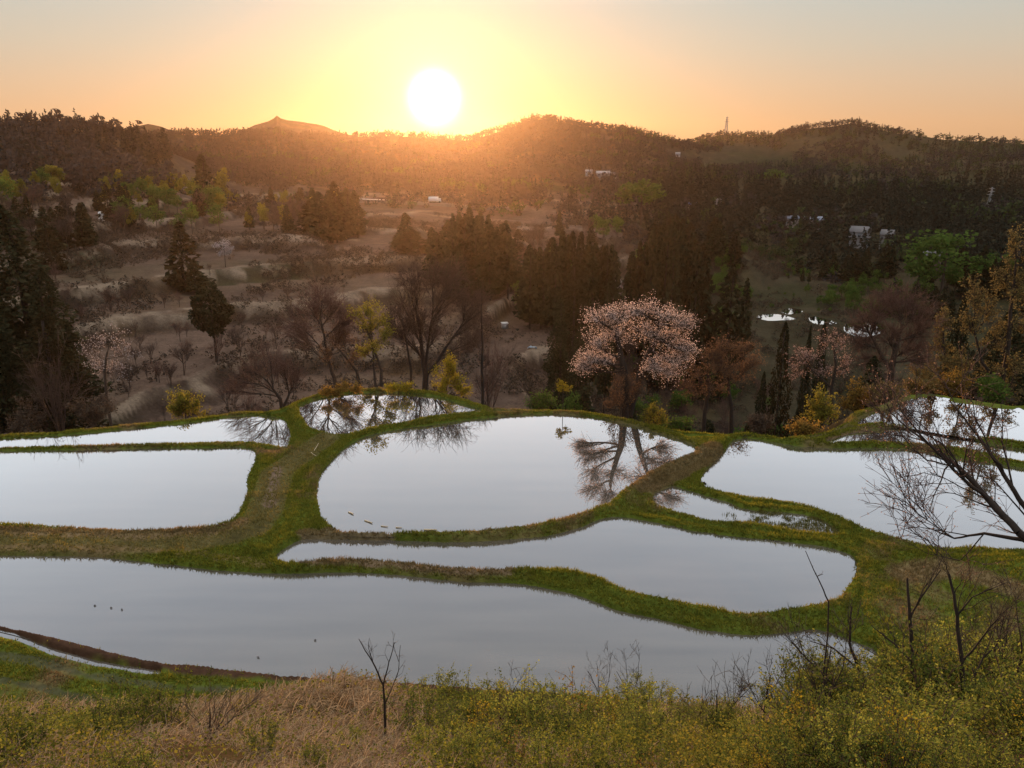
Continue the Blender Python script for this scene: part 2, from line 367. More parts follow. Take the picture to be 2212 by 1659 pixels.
def tintmat(name, noise_scale=1.2, amount=.45, bump=.0, tr=0.0):
    m, nt, out = newmat(name); N = nt.nodes; L = nt.links
    at = N.new('ShaderNodeAttribute'); at.attribute_name = 'tint'
    geo = N.new('ShaderNodeNewGeometry')
    no = N.new('ShaderNodeTexNoise'); no.inputs['Scale'].default_value = noise_scale; no.inputs['Detail'].default_value = 5; no.inputs['Roughness'].default_value = .7
    L.new(geo.outputs['Position'], no.inputs['Vector'])
    b = N.new('ShaderNodeMapRange'); b.inputs[1].default_value = .25; b.inputs[2].default_value = .75; b.inputs[3].default_value = 1-amount; b.inputs[4].default_value = 1+amount
    if bump:
        nb = N.new('ShaderNodeTexNoise'); nb.inputs['Scale'].default_value = .22; nb.inputs['Detail'].default_value = 8; nb.inputs['Roughness'].default_value = .75; L.new(geo.outputs['Position'], nb.inputs['Vector'])
        av = N.new('ShaderNodeMix'); av.data_type = 'FLOAT'; av.inputs['Factor'].default_value = .5; L.new(no.outputs['Fac'], av.inputs[2]); L.new(nb.outputs['Fac'], av.inputs[3]); b.inputs[1].default_value = .34; b.inputs[2].default_value = .66; L.new(av.outputs[0], b.inputs[0])
    else: L.new(no.outputs['Fac'], b.inputs[0])
    s = N.new('ShaderNodeVectorMath'); s.operation = 'SCALE'; L.new(at.outputs['Color'], s.inputs[0]); L.new(b.outputs[0], s.inputs['Scale'])
    d = N.new('ShaderNodeBsdfDiffuse'); L.new(s.outputs[0], d.inputs[0])
    if bump:
        bp = N.new('ShaderNodeBump'); bp.inputs['Strength'].default_value = bump; bp.inputs['Distance'].default_value = .15; L.new(no.outputs['Fac'], bp.inputs['Height']); L.new(bp.outputs[0], d.inputs['Normal'])
    if tr:
        t = N.new('ShaderNodeBsdfTranslucent'); L.new(s.outputs[0], t.inputs[0]); mx = N.new('ShaderNodeMixShader'); mx.inputs[0].default_value = tr
        L.new(d.outputs[0], mx.inputs[1]); L.new(t.outputs[0], mx.inputs[2]); L.new(mx.outputs[0], out.inputs[0])
    else: L.new(d.outputs[0], out.inputs[0])
    return m
def watermat(name, mud=(.085, .075, .062), k=4.9, rough=.008):
    m, nt, out = newmat(name); N = nt.nodes; L = nt.links
    geo = N.new('ShaderNodeNewGeometry')
    no = N.new('ShaderNodeTexNoise'); no.inputs['Scale'].default_value = .45; no.inputs['Detail'].default_value = 3; L.new(geo.outputs['Position'], no.inputs['Vector'])
    bp = N.new('ShaderNodeBump'); bp.inputs['Strength'].default_value = .06; bp.inputs['Distance'].default_value = .02; L.new(no.outputs['Fac'], bp.inputs['Height'])
    mp = N.new('ShaderNodeMapping'); mp.inputs['Scale'].default_value = (.12, .9, 1); mp.inputs['Rotation'].default_value = (0, 0, .12); L.new(geo.outputs['Position'], mp.inputs['Vector'])
    n2 = N.new('ShaderNodeTexNoise'); n2.inputs['Scale'].default_value = 1.0; n2.inputs['Detail'].default_value = 6; L.new(mp.outputs[0], n2.inputs['Vector'])
    mx = N.new('ShaderNodeMix'); mx.data_type = 'RGBA'; L.new(n2.outputs['Fac'], mx.inputs['Factor'])
    mx.inputs[6].default_value = (*[c*.35 for c in mud], 1); mx.inputs[7].default_value = (*[c*1.7 for c in mud], 1)
    fr = N.new('ShaderNodeFresnel'); fr.inputs[0].default_value = 1.33; L.new(bp.outputs[0], fr.inputs['Normal'])
    ml = N.new('ShaderNodeMath'); ml.operation = 'MULTIPLY'; ml.use_clamp = True; L.new(fr.outputs[0], ml.inputs[0]); ml.inputs[1].default_value = k
    d = N.new('ShaderNodeBsdfDiffuse'); L.new(mx.outputs[2], d.inputs[0])
    g = N.new('ShaderNodeBsdfAnisotropic'); g.inputs['Roughness'].default_value = rough; g.inputs['Color'].default_value = (.97, .98, 1, 1); L.new(bp.outputs[0], g.inputs['Normal'])
    s = N.new('ShaderNodeMixShader'); L.new(ml.outputs[0], s.inputs[0]); L.new(d.outputs[0], s.inputs[1]); L.new(g.outputs[0], s.inputs[2]); L.new(s.outputs[0], out.inputs[0])
    return m

# ------------------------------------------------------------------ ground
def grass_colour(X, Y, Z, D, az):
    """what grows where: fresh grass, dry grass, bare soil, brush (the plants' own colours)"""
    n = fbm(X/4, Y/4, 61, 4); n2 = fbm(X/1.1, Y/1.1, 62, 3); nb = fbm(X/22, Y/22, 63, 4)
    G = np.array([.078, .100, .016]); DRY = np.array([.155, .105, .060]); SOIL = np.array([.075, .048, .032]); BR = np.array([.052, .037, .029]); MUD = np.array([.060, .034, .022])
    FLD = np.array([.125, .086, .066])
    C = np.zeros(X.shape+(3,))
    w = sstep(.10, .65, n+.35*n2)[..., None]
    C[:] = G*(1-w)+(G*.4+DRY*.6)*w
    valley = (D > np.interp(az, FE_AZ, FE_D)+1.0)
    pale = sstep(.0, .5, nb+.3*n)[..., None]
    cv = BR*(1-pale)+(DRY*.5)*pale
    fl = fbm(X/7, Y/7, 74, 3)[..., None]; cv = cv*(1+.55*fl)
    gr = np.clip(sstep(.05, .4, fbm(X/35, Y/35, 71, 3))+sstep(.12, .3, az)*.7, 0, 1)[..., None]
    cv = cv*(1-gr*.75)+np.array([.032, .036, .018])*gr*.75
    C[valley] = cv[valley]
    return C, G, DRY, SOIL, MUD, FLD
def build_ground():
    a1 = np.radians(np.linspace(-47, 47, 1221)); a0 = np.radians(np.linspace(-180, -47.6, 50)); a2 = np.radians(np.linspace(47.6, 180, 50))
    A = np.concatenate([a0, a1, a2[:-1]])
    Dl = [0.3]
    while Dl[-1] < 1650:
        d = Dl[-1]
        if d < 24: s = .28
        elif d < 44: s = .13
        elif d < 78: s = .20
        elif d < 350: s = d*.010
        else: s = d*.016
        Dl.append(d+s)
    Dl = np.array(Dl)
    AA, DD = np.meshgrid(A, Dl)
    X = DD*np.sin(AA); Y = DD*np.cos(AA); Z = height(X, Y)
    # slope decides where banks are bare brush and where fields are flat
    C, G, DRY, SOIL, MUD, FLD = grass_colour(X, Y, Z, DD, AA)
    gz = np.abs(np.gradient(Z, axis=0)/np.gradient(Dl)[:, None])
    bw = sstep(105, 112, DD)*sstep(600, 450, DD)*sstep(math.radians(14), math.radians(2), AA+.08*fbm(X/60, Y/60, 72, 2))
    patch = .55+.45*sstep(-.25, .25, fbm(X/26, Y/26, 73, 3))
    wf = (bw*sstep(.22, .08, gz)*.75*patch)[..., None]; C[:] = C*(1-wf)+FLD*wf
    ws = (bw*sstep(.3, .6, gz)*.5)[..., None]; C[:] = C*(1-ws)+np.array([.040, .030, .022])*ws
    bump_ = Z.copy(); k3 = 3; bump_[k3:-k3] = Z[k3:-k3]-.5*(Z[:-2*k3]+Z[2*k3:]); bump_[:k3] = 0; bump_[-k3:] = 0
    wc = (bw*sstep(.12, .45, bump_)*.85*sstep(-.45, .2, fbm(X/5, Y/5, 76, 3)))[..., None]; C[:] = C*(1-wc)+np.array([.20, .155, .115])*wc
    slope_near = (sstep(28, 24, np.maximum(Y, .35*DD))*(DD < 40))[..., None]; C[:] = C*(1-slope_near)+np.array([.050, .038, .020])*slope_near*(1+.5*fbm(X/.7, Y/.7, 75, 3)[..., None])
    # footpath and dry crests
    n2 = fbm(X/1.1, Y/1.1, 62, 3)
    def near_line(pts, width, z=.4):
        P = np.array(pts, float); x, y = on_plane(P[:, 0], P[:, 1], z); d = np.full(X.shape, 1e3); m = (DD > 24) & (DD < 80)
        xm = X[m]; ym = Y[m]; dm = np.full(xm.shape, 1e3)
        for i in range(len(x)-1):
            ex, ey = x[i+1]-x[i], y[i+1]-y[i]; t = np.clip(((xm-x[i])*ex+(ym-y[i])*ey)/(ex*ex+ey*ey), 0, 1)
            dm = np.minimum(dm, np.hypot(xm-x[i]-t*ex, ym-y[i]-t*ey))
        d[m] = dm; return sstep(width*1.4, width*.5, d+.35*n2)
    def blend(w, col):
        w = w[..., None]; C[:] = C*(1-w)+np.asarray(col)*w
    blend(near_line([(700,950),(650,985),(600,1020),(585,1060),(570,1110),(540,1145),(430,1165),(300,1170),(150,1168),(-200,1160)], 1.3)*.75, (.095, .070, .036))
    blend(near_line([(600,1010),(588,1050),(578,1090)], .4)*.8, (.16, .11, .085))
    blend(near_line([(-200,1143),(140,1147),(312,1152),(470,1143),(520,1128)], .55)*.6, (.20, .13, .08))
    blend(near_line([(-200,1172),(120,1178),(300,1182),(430,1190),(580,1212)], .35)*.7, (.17, .115, .06))
    blend(near_line([(660,1206),(780,1207),(860,1213),(1020,1228),(1090,1226)], .5)*.8, (.20, .135, .10))
    blend(near_line([(655,1148),(720,1148),(830,1152)], .5, .5)*.7, (.16, .11, .08))
    blend(near_line([(1395,1045),(1440,1020),(1500,990),(1545,972)], 1.3, .45)*.85, (.115, .080, .045))
    blend(near_line([(1500,950),(1400,920),(1320,900)], .8, .55)*.6, (.10, .072, .035))
    blend(near_line([(1960,1240),(2050,1225),(2130,1250),(2212,1280)], 1.0)*.7, (.19, .12, .075))
    blend(near_line([(1760,952),(1850,912),(1920,885),(1970,865)], 1.0, .45)*.6, (.13, .085, .05))
    blend(near_line([(1800,947),(1880,915),(1960,917)], .6, .4)*.6, (.15, .095, .06))
    # turned earth between the near pond and its ditch
    blend(near_line([(-200,1315),(0,1355),(104,1385),(208,1408),(347,1438),(520,1456),(700,1470),(860,1477),(1040,1486)], .42, .1), MUD)
    for P_ in ([(-60,1400),(69,1425),(191,1458),(278,1472),(382,1486),(521,1491),(640,1500)],[(-60,1460),(69,1482),(174,1507),(278,1520),(365,1524),(470,1528)]): blend(near_line(P_, .26, .2)*.8, (.062, .060, .036))
    cols = C.reshape(-1, 3)
    V = np.stack([X, Y, Z], -1).reshape(-1, 3)
    nr, nc = X.shape
    idx = np.arange(nr*nc).reshape(nr, nc); nx = np.roll(idx, -1, 1)
    F = np.stack([idx[:-1], nx[:-1], nx[1:], idx[1:]], -1).reshape(-1, 4)
    o = mk('ground', V, [F[:, ::-1]], tintmat('ground_cover_soil', 2.2, .5, .5), smooth=True, colors=cols)
    tag(o, 'hillside, banks and valley land under the terraces', None, None, 'structure')
build_ground()
WATER = watermat('paddy_water')
def build_water():
    for src, off in ((POLY, .3), (FPOLY, .4)):
        for k, (lv, p) in src.items():
            nx = np.roll(p, -1, 0)-np.roll(p, 1, 0); area = np.sum(p[:, 0]*np.roll(p[:, 1], -1)-np.roll(p[:, 0], -1)*p[:, 1])
            nrm = np.stack([nx[:, 1], -nx[:, 0]], 1)*(1 if area > 0 else -1); nrm /= np.linalg.norm(nrm, axis=1)[:, None]+1e-9
            q = p+nrm*off
            if area < 0: q = q[::-1]
            V = np.concatenate([q, np.full((len(q), 1), lv if lv > -10 else lv+.12)], 1)
            o = mk('pond_water', V, [np.arange(len(q))[None, :]], WATER)
            tag(o, None, None, None, 'structure')
build_water()
# ------------------------------------------------------------------ plant geometry
def tubes(P0, P1, R0, R1, k=4):
    P0 = np.asarray(P0, float); P1 = np.asarray(P1, float); n = len(P0)
    R0 = np.broadcast_to(R0, (n,))[:, None]; R1 = np.broadcast_to(R1, (n,))[:, None]
    d = P1-P0; d /= np.linalg.norm(d, axis=1)[:, None]+1e-9
    ref = np.where(np.abs(d[:, 2:3]) > .9, np.array([[1., 0, 0]]), np.array([[0, 0, 1.]]))
    a = np.cross(d, ref); a /= np.linalg.norm(a, axis=1)[:, None]+1e-9; b = np.cross(d, a)
    V = np.zeros((n, 2, k, 3))
    for j in range(k):
        t = 2*math.pi*j/k; o = a*math.cos(t)+b*math.sin(t)
        V[:, 0, j] = P0+o*R0; V[:, 1, j] = P1+o*R1
    base = np.arange(n)[:, None]*2*k; F = []
    for j in range(k):
        F.append(np.stack([base[:, 0]+j, base[:, 0]+(j+1) % k, base[:, 0]+k+(j+1) % k, base[:, 0]+k+j], 1))
    return V.reshape(-1, 3), np.concatenate(F)
def leafq(C, size, rng, aspect=.6, flat=.0, wind=None):
    """diamond leaves at random tilt"""
    C = np.asarray(C, float); n = len(C)
    size = np.broadcast_to(size, (n,))[:, None]
    a = rng.normal(size=(n, 3)); a[:, 2] *= (1-flat)
    if wind is not None: a = a*.5+np.asarray(wind)
    a /= np.linalg.norm(a, axis=1)[:, None]
    r = rng.normal(size=(n, 3)); r[:, 2] *= (1-flat)*.9+.1; b = np.cross(a, r); b /= np.linalg.norm(b, axis=1)[:, None]+1e-9
    if flat > 0:
        b[:, 2] *= (1-flat); b /= np.linalg.norm(b, axis=1)[:, None]+1e-9
    V = np.stack([C-a*size*.5, C+b*size*.5*aspect, C+a*size*.5, C-b*size*.5*aspect], 1)
    return V.reshape(-1, 3), np.arange(n*4).reshape(n, 4)
def bladesq(P, h, w, rng, lean=.5):
    n = len(P); P = np.asarray(P, float); h = np.broadcast_to(h, (n,)); w = np.broadcast_to(w, (n,))[:, None]
    t = rng.uniform(0, 2*math.pi, n); a = np.stack([np.cos(t), np.sin(t), 0*t], 1)
    l = rng.normal(size=(n, 2))*lean*h[:, None]
    top = P+np.stack([l[:, 0], l[:, 1], h], 1)
    V = np.stack([P-a*w, P+a*w, top], 1).reshape(-1, 3)
    return V, np.arange(n*3).reshape(n, 3)
def join(parts):
    V = []; F = []; o = 0
    for v, f in parts:
        V.append(v); F.append(np.asarray(f)+o); o += len(v)
    byk = {}
    for f in F: byk.setdefault(f.shape[1], []).append(f)
    return np.concatenate(V), [np.concatenate(x) for x in byk.values()]
def curve(p0, p1, n, rng, wob=.08, sag=.0):
    t = np.linspace(0, 1, n+1)[:, None]; p0 = np.asarray(p0, float); p1 = np.asarray(p1, float)
    L = np.linalg.norm(p1-p0); P = p0*(1-t)+p1*t
    P = P+np.sin(math.pi*t)*np.array([0, 0, sag*L])
    w = np.cumsum(rng.normal(size=(n+1, 3))*wob*L/n, axis=0); w = w-t*w[-1]-w[0]*(1-t)
    return P+w*np.sin(math.pi*t)**.5
class Wood:
    def __init__(s): s.a = []; s.b = []; s.ra = []; s.rb = []
    def line(s, P, r0, r1):
        n = len(P)-1; r = r0+(r1-r0)*np.linspace(0, 1, n+1)
        s.a.append(P[:-1]); s.b.append(P[1:]); s.ra.append(r[:-1]); s.rb.append(r[1:])
    def mesh(s, k):
        return tubes(np.concatenate(s.a), np.concatenate(s.b), np.concatenate(s.ra), np.concatenate(s.rb), k)
def limbs(rng, wood, twig, starts, lobes, nsub, ntwig, r_limb, sub_from=.35, twl=(.5, 1.3), twr=.014, twig2=0, sag=.05, tips_along=2):
    """starts: polylines of the trunk; a lobe is (centre, radii, index of start, where on it). Returns leaf anchor points"""
    tips = []
    for c, rad, si, tpos in lobes:
        c = np.array(c, float); rad = np.array(rad, float)
        T = starts[si]; i = tpos*(len(T)-1); i0 = int(min(i, len(T)-2)); p = T[i0]*(1-(i-i0))+T[i0+1]*(i-i0)
        L = curve(p, c-np.array([0, 0, rad[2]*.25]), 6, rng, .10, -sag)
        wood.line(L, r_limb, r_limb*.45)
        for _ in range(nsub):
            q = rng.normal(size=3); q /= np.linalg.norm(q); q = c+q*rad*rng.uniform(.25, 1)**.5
            t = rng.uniform(sub_from, 1)*(len(L)-1.001); j = int(t); s = L[j]*(1-(t-j))+L[j+1]*(t-j)
            S = curve(s, q, 5, rng, .12, sag)
            wood.line(S, r_limb*.38*(1.2-t/len(L)), r_limb*.12)
            out = (q-s)/(np.linalg.norm(q-s)+1e-6)
            for _ in range(ntwig):
                t2 = rng.uniform(.25, 1)*(len(S)-1.001); j2 = int(t2); s2 = S[j2]*(1-(t2-j2))+S[j2+1]*(t2-j2)
                d = out*.8+rng.normal(size=3)*.55+np.array([0, 0, .25]); d /= np.linalg.norm(d)
                e = s2+d*rng.uniform(*twl); W = curve(s2, e, 3, rng, .12)
                twig.line(W, twr, twr*.5); tips.append(e)
                for m in range(tips_along): tips.append(W[1]*(1-m/2)+W[2]*m/2)
                for _ in range(twig2):
                    b = W[rng.randint(1, 4)]; d3 = d+rng.normal(size=3)*.6; d3 /= np.linalg.norm(d3); e3 = b+d3*rng.uniform(*twl)*.55
                    twig.line(np.array([b, e3]), twr*.7, twr*.35); tips.append(e3)
    return np.array(tips)
BARK = solid('grey_brown_bark', (.075, .052, .038), (.035, .025, .018), .95, 8)
BARKD = solid('dark_bark', (.040, .028, .021), (.020, .014, .011), .95, 8)
TWIG = solid('bare_twig_wood', (.085, .052, .038), (.045, .028, .022), .9, 8)
TWIGR = solid('reddish_twig_wood', (.12, .062, .046), (.07, .036, .028), .9, 8)
M_BLOS = leafmat('pink_blossom', (.60, .43, .38), (.90, .74, .67), .45, 1.5, 0)
M_WBLOS = leafmat('white_blossom', (.24, .20, .20), (.48, .43, .42), .4, 1.5)
M_YEL = leafmat('yellow_green_young_leaf', (.16, .15, .018), (.34, .28, .03), .6, 1.2)
M_ORG = leafmat('orange_young_leaf', (.16, .105, .028), (.29, .19, .045), .6, 1.2)
M_COP = leafmat('coppery_young_leaf', (.085, .068, .032), (.23, .18, .070), .4, 1.0)
M_PPK = leafmat('faded_pink_blossom', (.22, .14, .12), (.42, .30, .27), .45, 1.5, 0)
M_BRN = leafmat('brown_bud_leaf', (.105, .062, .038), (.18, .11, .062), .45, 1.2)
M_GRN = leafmat('fresh_green_leaf', (.045, .085, .018), (.11, .16, .035), .45, .5)
M_GOLD = leafmat('golden_green_leaf', (.12, .12, .02), (.25, .22, .04), .55, .5)
M_CED = leafmat('cedar_needles', (.020, .023, .012), (.050, .050, .026), .12, .4)
M_CEDB = leafmat('brownish_cedar_needles', (.022, .020, .010), (.045, .036, .018), .12, .4)
M_FARB = leafmat('distant_bare_crowns', (.040, .036, .035), (.056, .049, .047), .2, .02, 0)
M_FARC = leafmat('distant_cedar_crowns', (.020, .024, .018), (.034, .036, .026), .12, .02, 0)
M_FARG = leafmat('distant_green_crowns', (.038, .052, .022), (.062, .080, .032), .35, .02, 0)
M_BRUSH = leafmat('dry_brush', (.052, .040, .030), (.100, .076, .056), .2, .3)
M_BUSH = leafmat('shrub_leaf', (.045, .070, .016), (.29, .32, .065), .55, 2.0, .5)
M_BUSHG = leafmat('green_shrub_leaf', (.030, .050, .012), (.17, .20, .045), .5, 2.0, .4)

def px_frame(bx, D, by):
    """local frame of a plant standing at distance D under picture column bx: metres sideways and up for a picture point"""
    X0, Y0 = at_dist(bx, D, by); z0 = float(height(np.array([X0]), np.array([Y0]))[0])
    a0 = math.atan2(X0, Y0)
    def f(px, py, depth=0.):
        a, te = az_tan(px, py)
        s = D*math.tan(float(a)-a0); z = CAMZ+math.hypot(D, s)*float(te)-z0
        return np.array([s*math.cos(a0)+depth*math.sin(a0), -s*math.sin(a0)+depth*math.cos(a0), z])
    return (float(X0), float(Y0), z0), f, a0
def wood_mesh(w, t, m1, m2, root, name='trunk'):
    n1 = len(w[0]); o = mk(name, np.concatenate([w[0], t[0]]), [np.concatenate([w[1], t[1]+n1])], [m1, m2], root)
    mi = np.zeros(len(w[1])+len(t[1]), np.int32); mi[len(w[1]):] = 1; o.data.polygons.foreach_set('material_index', mi); return o
def lobed_tree(name, label, bx, by, D, trunks, lobes, nsub=10, ntwig=6, leafm=None, nleaf=0, leafs=.12, bark=BARK, twigm=TWIG, r_limb=.09, depth=1.0, seed=1,
               group=None, cat='tree', twl=(.5, 1.3), twr=.014, twig2=0, crown='crown', sub_from=.35, spread=.12, aspect=.8, sag=.05, blobs=None):
    rng = RS(seed); loc, f, a0 = px_frame(bx, D, by); m = D/FP
    root = empty(name, loc); tag(root, label, cat, group)
    wood, twig = Wood(), Wood(); T = []
    for tr in trunks:
        P = np.array([f(x, y, d) for x, y, d, r in tr]); R = [r for *_, r in tr]
        P[0, 2] = min(P[0, 2], 0)-.3 if len(T) == 0 else P[0, 2]
        P2 = [P[0]]; R2 = [R[0]]
        for i in range(len(P)-1):
            c = curve(P[i], P[i+1], 4, rng, .05); P2 += list(c[1:]); R2 += list(np.linspace(R[i], R[i+1], 5)[1:])
        P2 = np.array(P2); T.append(P2)
        for i in range(len(P2)-1): wood.line(P2[i:i+2], R2[i], R2[i+1])
    lb = []
    for x, y, rx, ry, si, tp in lobes:
        dd = rng.uniform(-.6, .6)*rx*m*depth
        lb.append((f(x, y, dd), (rx*m, rx*m*depth, ry*m), si, tp))
    tips = limbs(rng, wood, twig, T, lb, nsub, ntwig, r_limb, sub_from, twl, twr, twig2, sag)
    tw = twig.mesh(3)
    if leafm is None:
        mk('trunk', *(lambda v: (v[0], [v[1]]))(wood.mesh(7)), bark, root, True)
        mk(crown, tw[0], [tw[1]], twigm, root)
    else:
        wood_mesh(wood.mesh(7), tw, bark, twigm, root)
        C = tips[rng.randint(0, len(tips), nleaf)]+rng.normal(size=(nleaf, 3))*spread
        v, q = leafq(C, leafs*rng.uniform(.6, 1.3, nleaf), rng, aspect)
        mk(crown, v, [q], leafm, root)
    return root

def build_near_trees():
    # the wild cherry between the ponds and the valley
    lobed_tree('cherry_tree', 'wide wild cherry tree in pink blossom on the bank behind the big central pond', 1352, 897, 67.5,
        [[(1352,900,0,.42),(1350,860,0,.36),(1348,800,0,.30),(1335,740,.2,.20),(1330,700,.3,.12)], [(1358,900,.3,.36),(1375,840,.5,.30),(1395,780,.6,.24),(1420,720,.5,.14),(1425,690,.5,.10)]],
        [(1298,690,34,20,0,.9),(1335,676,38,18,0,.95),(1385,674,42,16,1,.95),(1435,684,42,18,1,.98),(1475,700,26,14,1,.9),
         (1285,735,32,16,0,.6),(1270,775,28,14,0,.55),(1335,730,38,18,0,.75),(1392,722,44,20,1,.8),(1448,738,42,20,1,.7),(1486,755,22,18,1,.7),
         (1412,785,34,16,1,.55),(1442,806,22,18,1,.5),(1258,795,14,9,0,.5),(1300,775,30,12,0,.5),(1455,775,32,18,1,.6)],
        nsub=19, ntwig=10, leafm=M_BLOS, nleaf=22000, leafs=.088, bark=BARKD, twigm=BARKD, r_limb=.11, seed=11, twl=(.5, 1.25), spread=.15, crown='blossom', twr=.016)
    lobed_tree('shrub', 'brown leafed shrub wrapped round the foot of the blossoming cherry', 1345, 897, 66.6,
        [[(1345,899,0,.05),(1343,870,0,.04)]], [(1330,830,26,26,0,.8),(1360,825,26,24,0,.9),(1345,865,32,22,0,.5),(1385,835,14,16,0,.9),(1318,862,14,18,0,.5)],
        nsub=9, ntwig=8, leafm=M_BRN, nleaf=1700, leafs=.12, r_limb=.03, seed=12, twl=(.3, .8), cat='shrub', crown='leaves')
    # bare trees at the head of the upper pond
    lobed_tree('bare_tree', 'tall bare tree with a broad fan of limbs behind the upper pond', 917, 843, 86,
        [[(917,846,0,.40),(920,810,0,.34),(915,780,.1,.26),(908,720,.1,.18),(898,660,.1,.09)],[(921,810,0,.26),(945,780,0,.20),(975,735,.2,.13),(1005,690,.2,.07)],[(919,800,0,.2),(925,740,-.3,.15),(935,670,-.4,.08)]],
        [(870,650,38,36,0,.62),(895,610,36,36,0,.95),(935,600,36,34,2,.98),(975,615,36,34,2,.8),(1005,650,34,32,1,.95),(860,700,30,22,0,.5),(1020,700,26,22,1,.7),(955,660,34,30,2,.7),(1015,740,24,14,1,.4),(905,690,22,20,0,.6),(990,592,26,22,2,.95),(843,685,24,30,0,.5),(1038,665,22,30,1,.85),(880,598,28,24,0,.9),(940,720,30,30,2,.4)],
        nsub=15, ntwig=9, r_limb=.095, seed=21, twl=(.8, 2.), twr=.020, twig2=2, bark=BARKD, twigm=TWIG, sub_from=.05, sag=-.03)
    lobed_tree('bare_tree', 'slim bare tree with a forked stem left of the fan limbed tree', 886, 838, 85,
        [[(886,842,0,.17),(888,800,0,.14),(880,750,0,.11),(868,690,0,.06)]], [(858,670,20,26,0,.95),(885,700,20,24,0,.8),(850,720,18,18,0,.7)],
        nsub=8, ntwig=6, r_limb=.05, seed=22, twl=(.5, 1.2), bark=BARKD, twig2=1, sub_from=.1)
    lobed_tree('bare_tree', 'bare tree leaning left with upswept branches behind the upper pond', 737, 850, 81,
        [[(737,853,0,.26),(722,815,0,.22),(708,770,0,.18),(700,720,0,.11),(690,680,0,.07)]],
        [(640,690,34,22,0,.45),(665,655,32,28,0,.7),(695,640,30,26,0,.95),(725,660,28,26,0,.85),(745,690,22,22,0,.7),(640,720,28,14,0,.4),(735,725,18,18,0,.5)],
        nsub=15, ntwig=9, r_limb=.075, seed=23, twl=(.8, 1.9), twr=.019, twig2=2, bark=BARK, twigm=TWIGR, sub_from=.05, sag=-.04)
    lobed_tree('bare_tree', 'low spreading bare tree where the left ponds meet the upper pond', 612, 884, 73,
        [[(612,888,0,.22),(606,862,0,.17),(590,840,0,.1)],[(612,880,0,.15),(625,850,0,.1)]],
        [(520,815,30,20,0,.8),(545,790,32,24,0,.9),(580,770,30,22,0,.98),(615,785,26,20,1,.9),(640,810,22,20,1,.9),(500,840,22,12,0,.6)],
        nsub=13, ntwig=8, r_limb=.07, seed=24, twl=(.6, 1.5), twr=.016, twig2=1, bark=BARKD, twigm=TWIGR, sub_from=.0, sag=-.05)
    lobed_tree('young_leaf_tree', 'twin stemmed tree in yellow young leaf behind the upper pond', 824, 835, 79,
        [[(826,839,0,.20),(824,800,0,.17),(812,765,0,.14),(798,720,0,.08)],[(812,840,0,.15),(808,800,.2,.12),(806,750,.3,.08),(800,700,.3,.05)]],
        [(775,672,34,13,0,.9),(800,660,28,18,0,.95),(825,690,24,16,1,.9),(815,740,26,20,1,.6),(785,755,20,16,0,.5),(835,720,18,14,1,.7),(790,700,24,14,0,.85)],
        nsub=9, ntwig=7, leafm=M_GOLD, nleaf=3800, leafs=.16, r_limb=.06, seed=25, twl=(.4, 1.), crown='leaves')
    lobed_tree('young_leaf_tree', 'thick trunk leaning hard left with sparse orange buds by the upper pond', 790, 838, 80,
        [[(793,842,0,.2),(770,800,0,.17),(745,770,.2,.12),(732,755,.2,.08)]], [(722,740,26,22,0,.9),(745,730,24,20,0,.95),(765,770,16,14,0,.6),(705,765,18,14,0,.9)],
        nsub=9, ntwig=7, leafm=M_BRN, nleaf=1500, leafs=.13, r_limb=.05, seed=26, twl=(.4, 1.1), crown='buds')
    lobed_tree('bare_tree', 'straight pole like bare tree with short side twigs right of the upper pond', 1041, 862, 84,
        [[(1041,868,0,.2),(1041,800,0,.16),(1041,720,0,.11),(1041,640,0,.05)]], [(1041,650,14,26,0,.85),(1045,700,26,18,0,.7),(1030,740,22,16,0,.5),(1058,780,26,18,0,.35),(1030,815,18,14,0,.25),(1085,800,26,22,0,.2),(1100,770,22,18,0,.25)],
        nsub=8, ntwig=6, r_limb=.035, seed=27, twl=(.5, 1.2), twig2=1, bark=BARKD, sub_from=.1)
    lobed_tree('shrub', 'tall bush in bright yellow green leaf right of the fan limbed tree', 965, 858, 75,
        [[(965,862,0,.06),(965,840,0,.05)]], [(960,800,26,26,0,.9),(985,825,24,22,0,.8),(945,835,24,18,0,.7),(975,778,14,14,0,.98),(1000,845,16,12,0,.6)],
        nsub=9, ntwig=8, leafm=M_YEL, nleaf=4200, leafs=.15, r_limb=.03, seed=28, twl=(.3, .8), cat='shrub', crown='leaves')
    for i, (x, y, w, h, l) in enumerate([(755,838,26,10,'low orange bush at the upper pond rim, left of the twin stemmed tree'),(860,835,26,12,'low golden bush at the rim of the upper pond between two bare trees'),(715,848,18,8,'small orange tuft of bush beside the left leaning bare tree')]):
        lobed_tree('shrub', l, x, y, 71.3, [[(x,y+10,0,.03),(x,y,0,.02)]], [(x-w*.5,y,w*.6,h,0,.9),(x+w*.5,y,w*.6,h,0,.9)], nsub=7, ntwig=7, leafm=M_ORG if i != 1 else M_YEL, nleaf=1100, leafs=.14, r_limb=.02, seed=30+i, twl=(.2, .6), cat='shrub', crown='leaves')
    # sapling and its green neighbour
    lobed_tree('sapling', 'slender sapling with a round yellow tuft on the far bank of the central pond', 1216, 889, 66.8,
        [[(1216,893,0,.035),(1216,860,0,.03),(1217,838,0,.02)]], [(1209,836,11,11,0,.95),(1225,838,11,11,0,.95),(1216,828,11,9,0,1.)], nsub=8, ntwig=7, leafm=M_YEL, nleaf=900, leafs=.10, r_limb=.014, seed=35, twl=(.12, .3), twr=.008, spread=.05, crown='leaves')
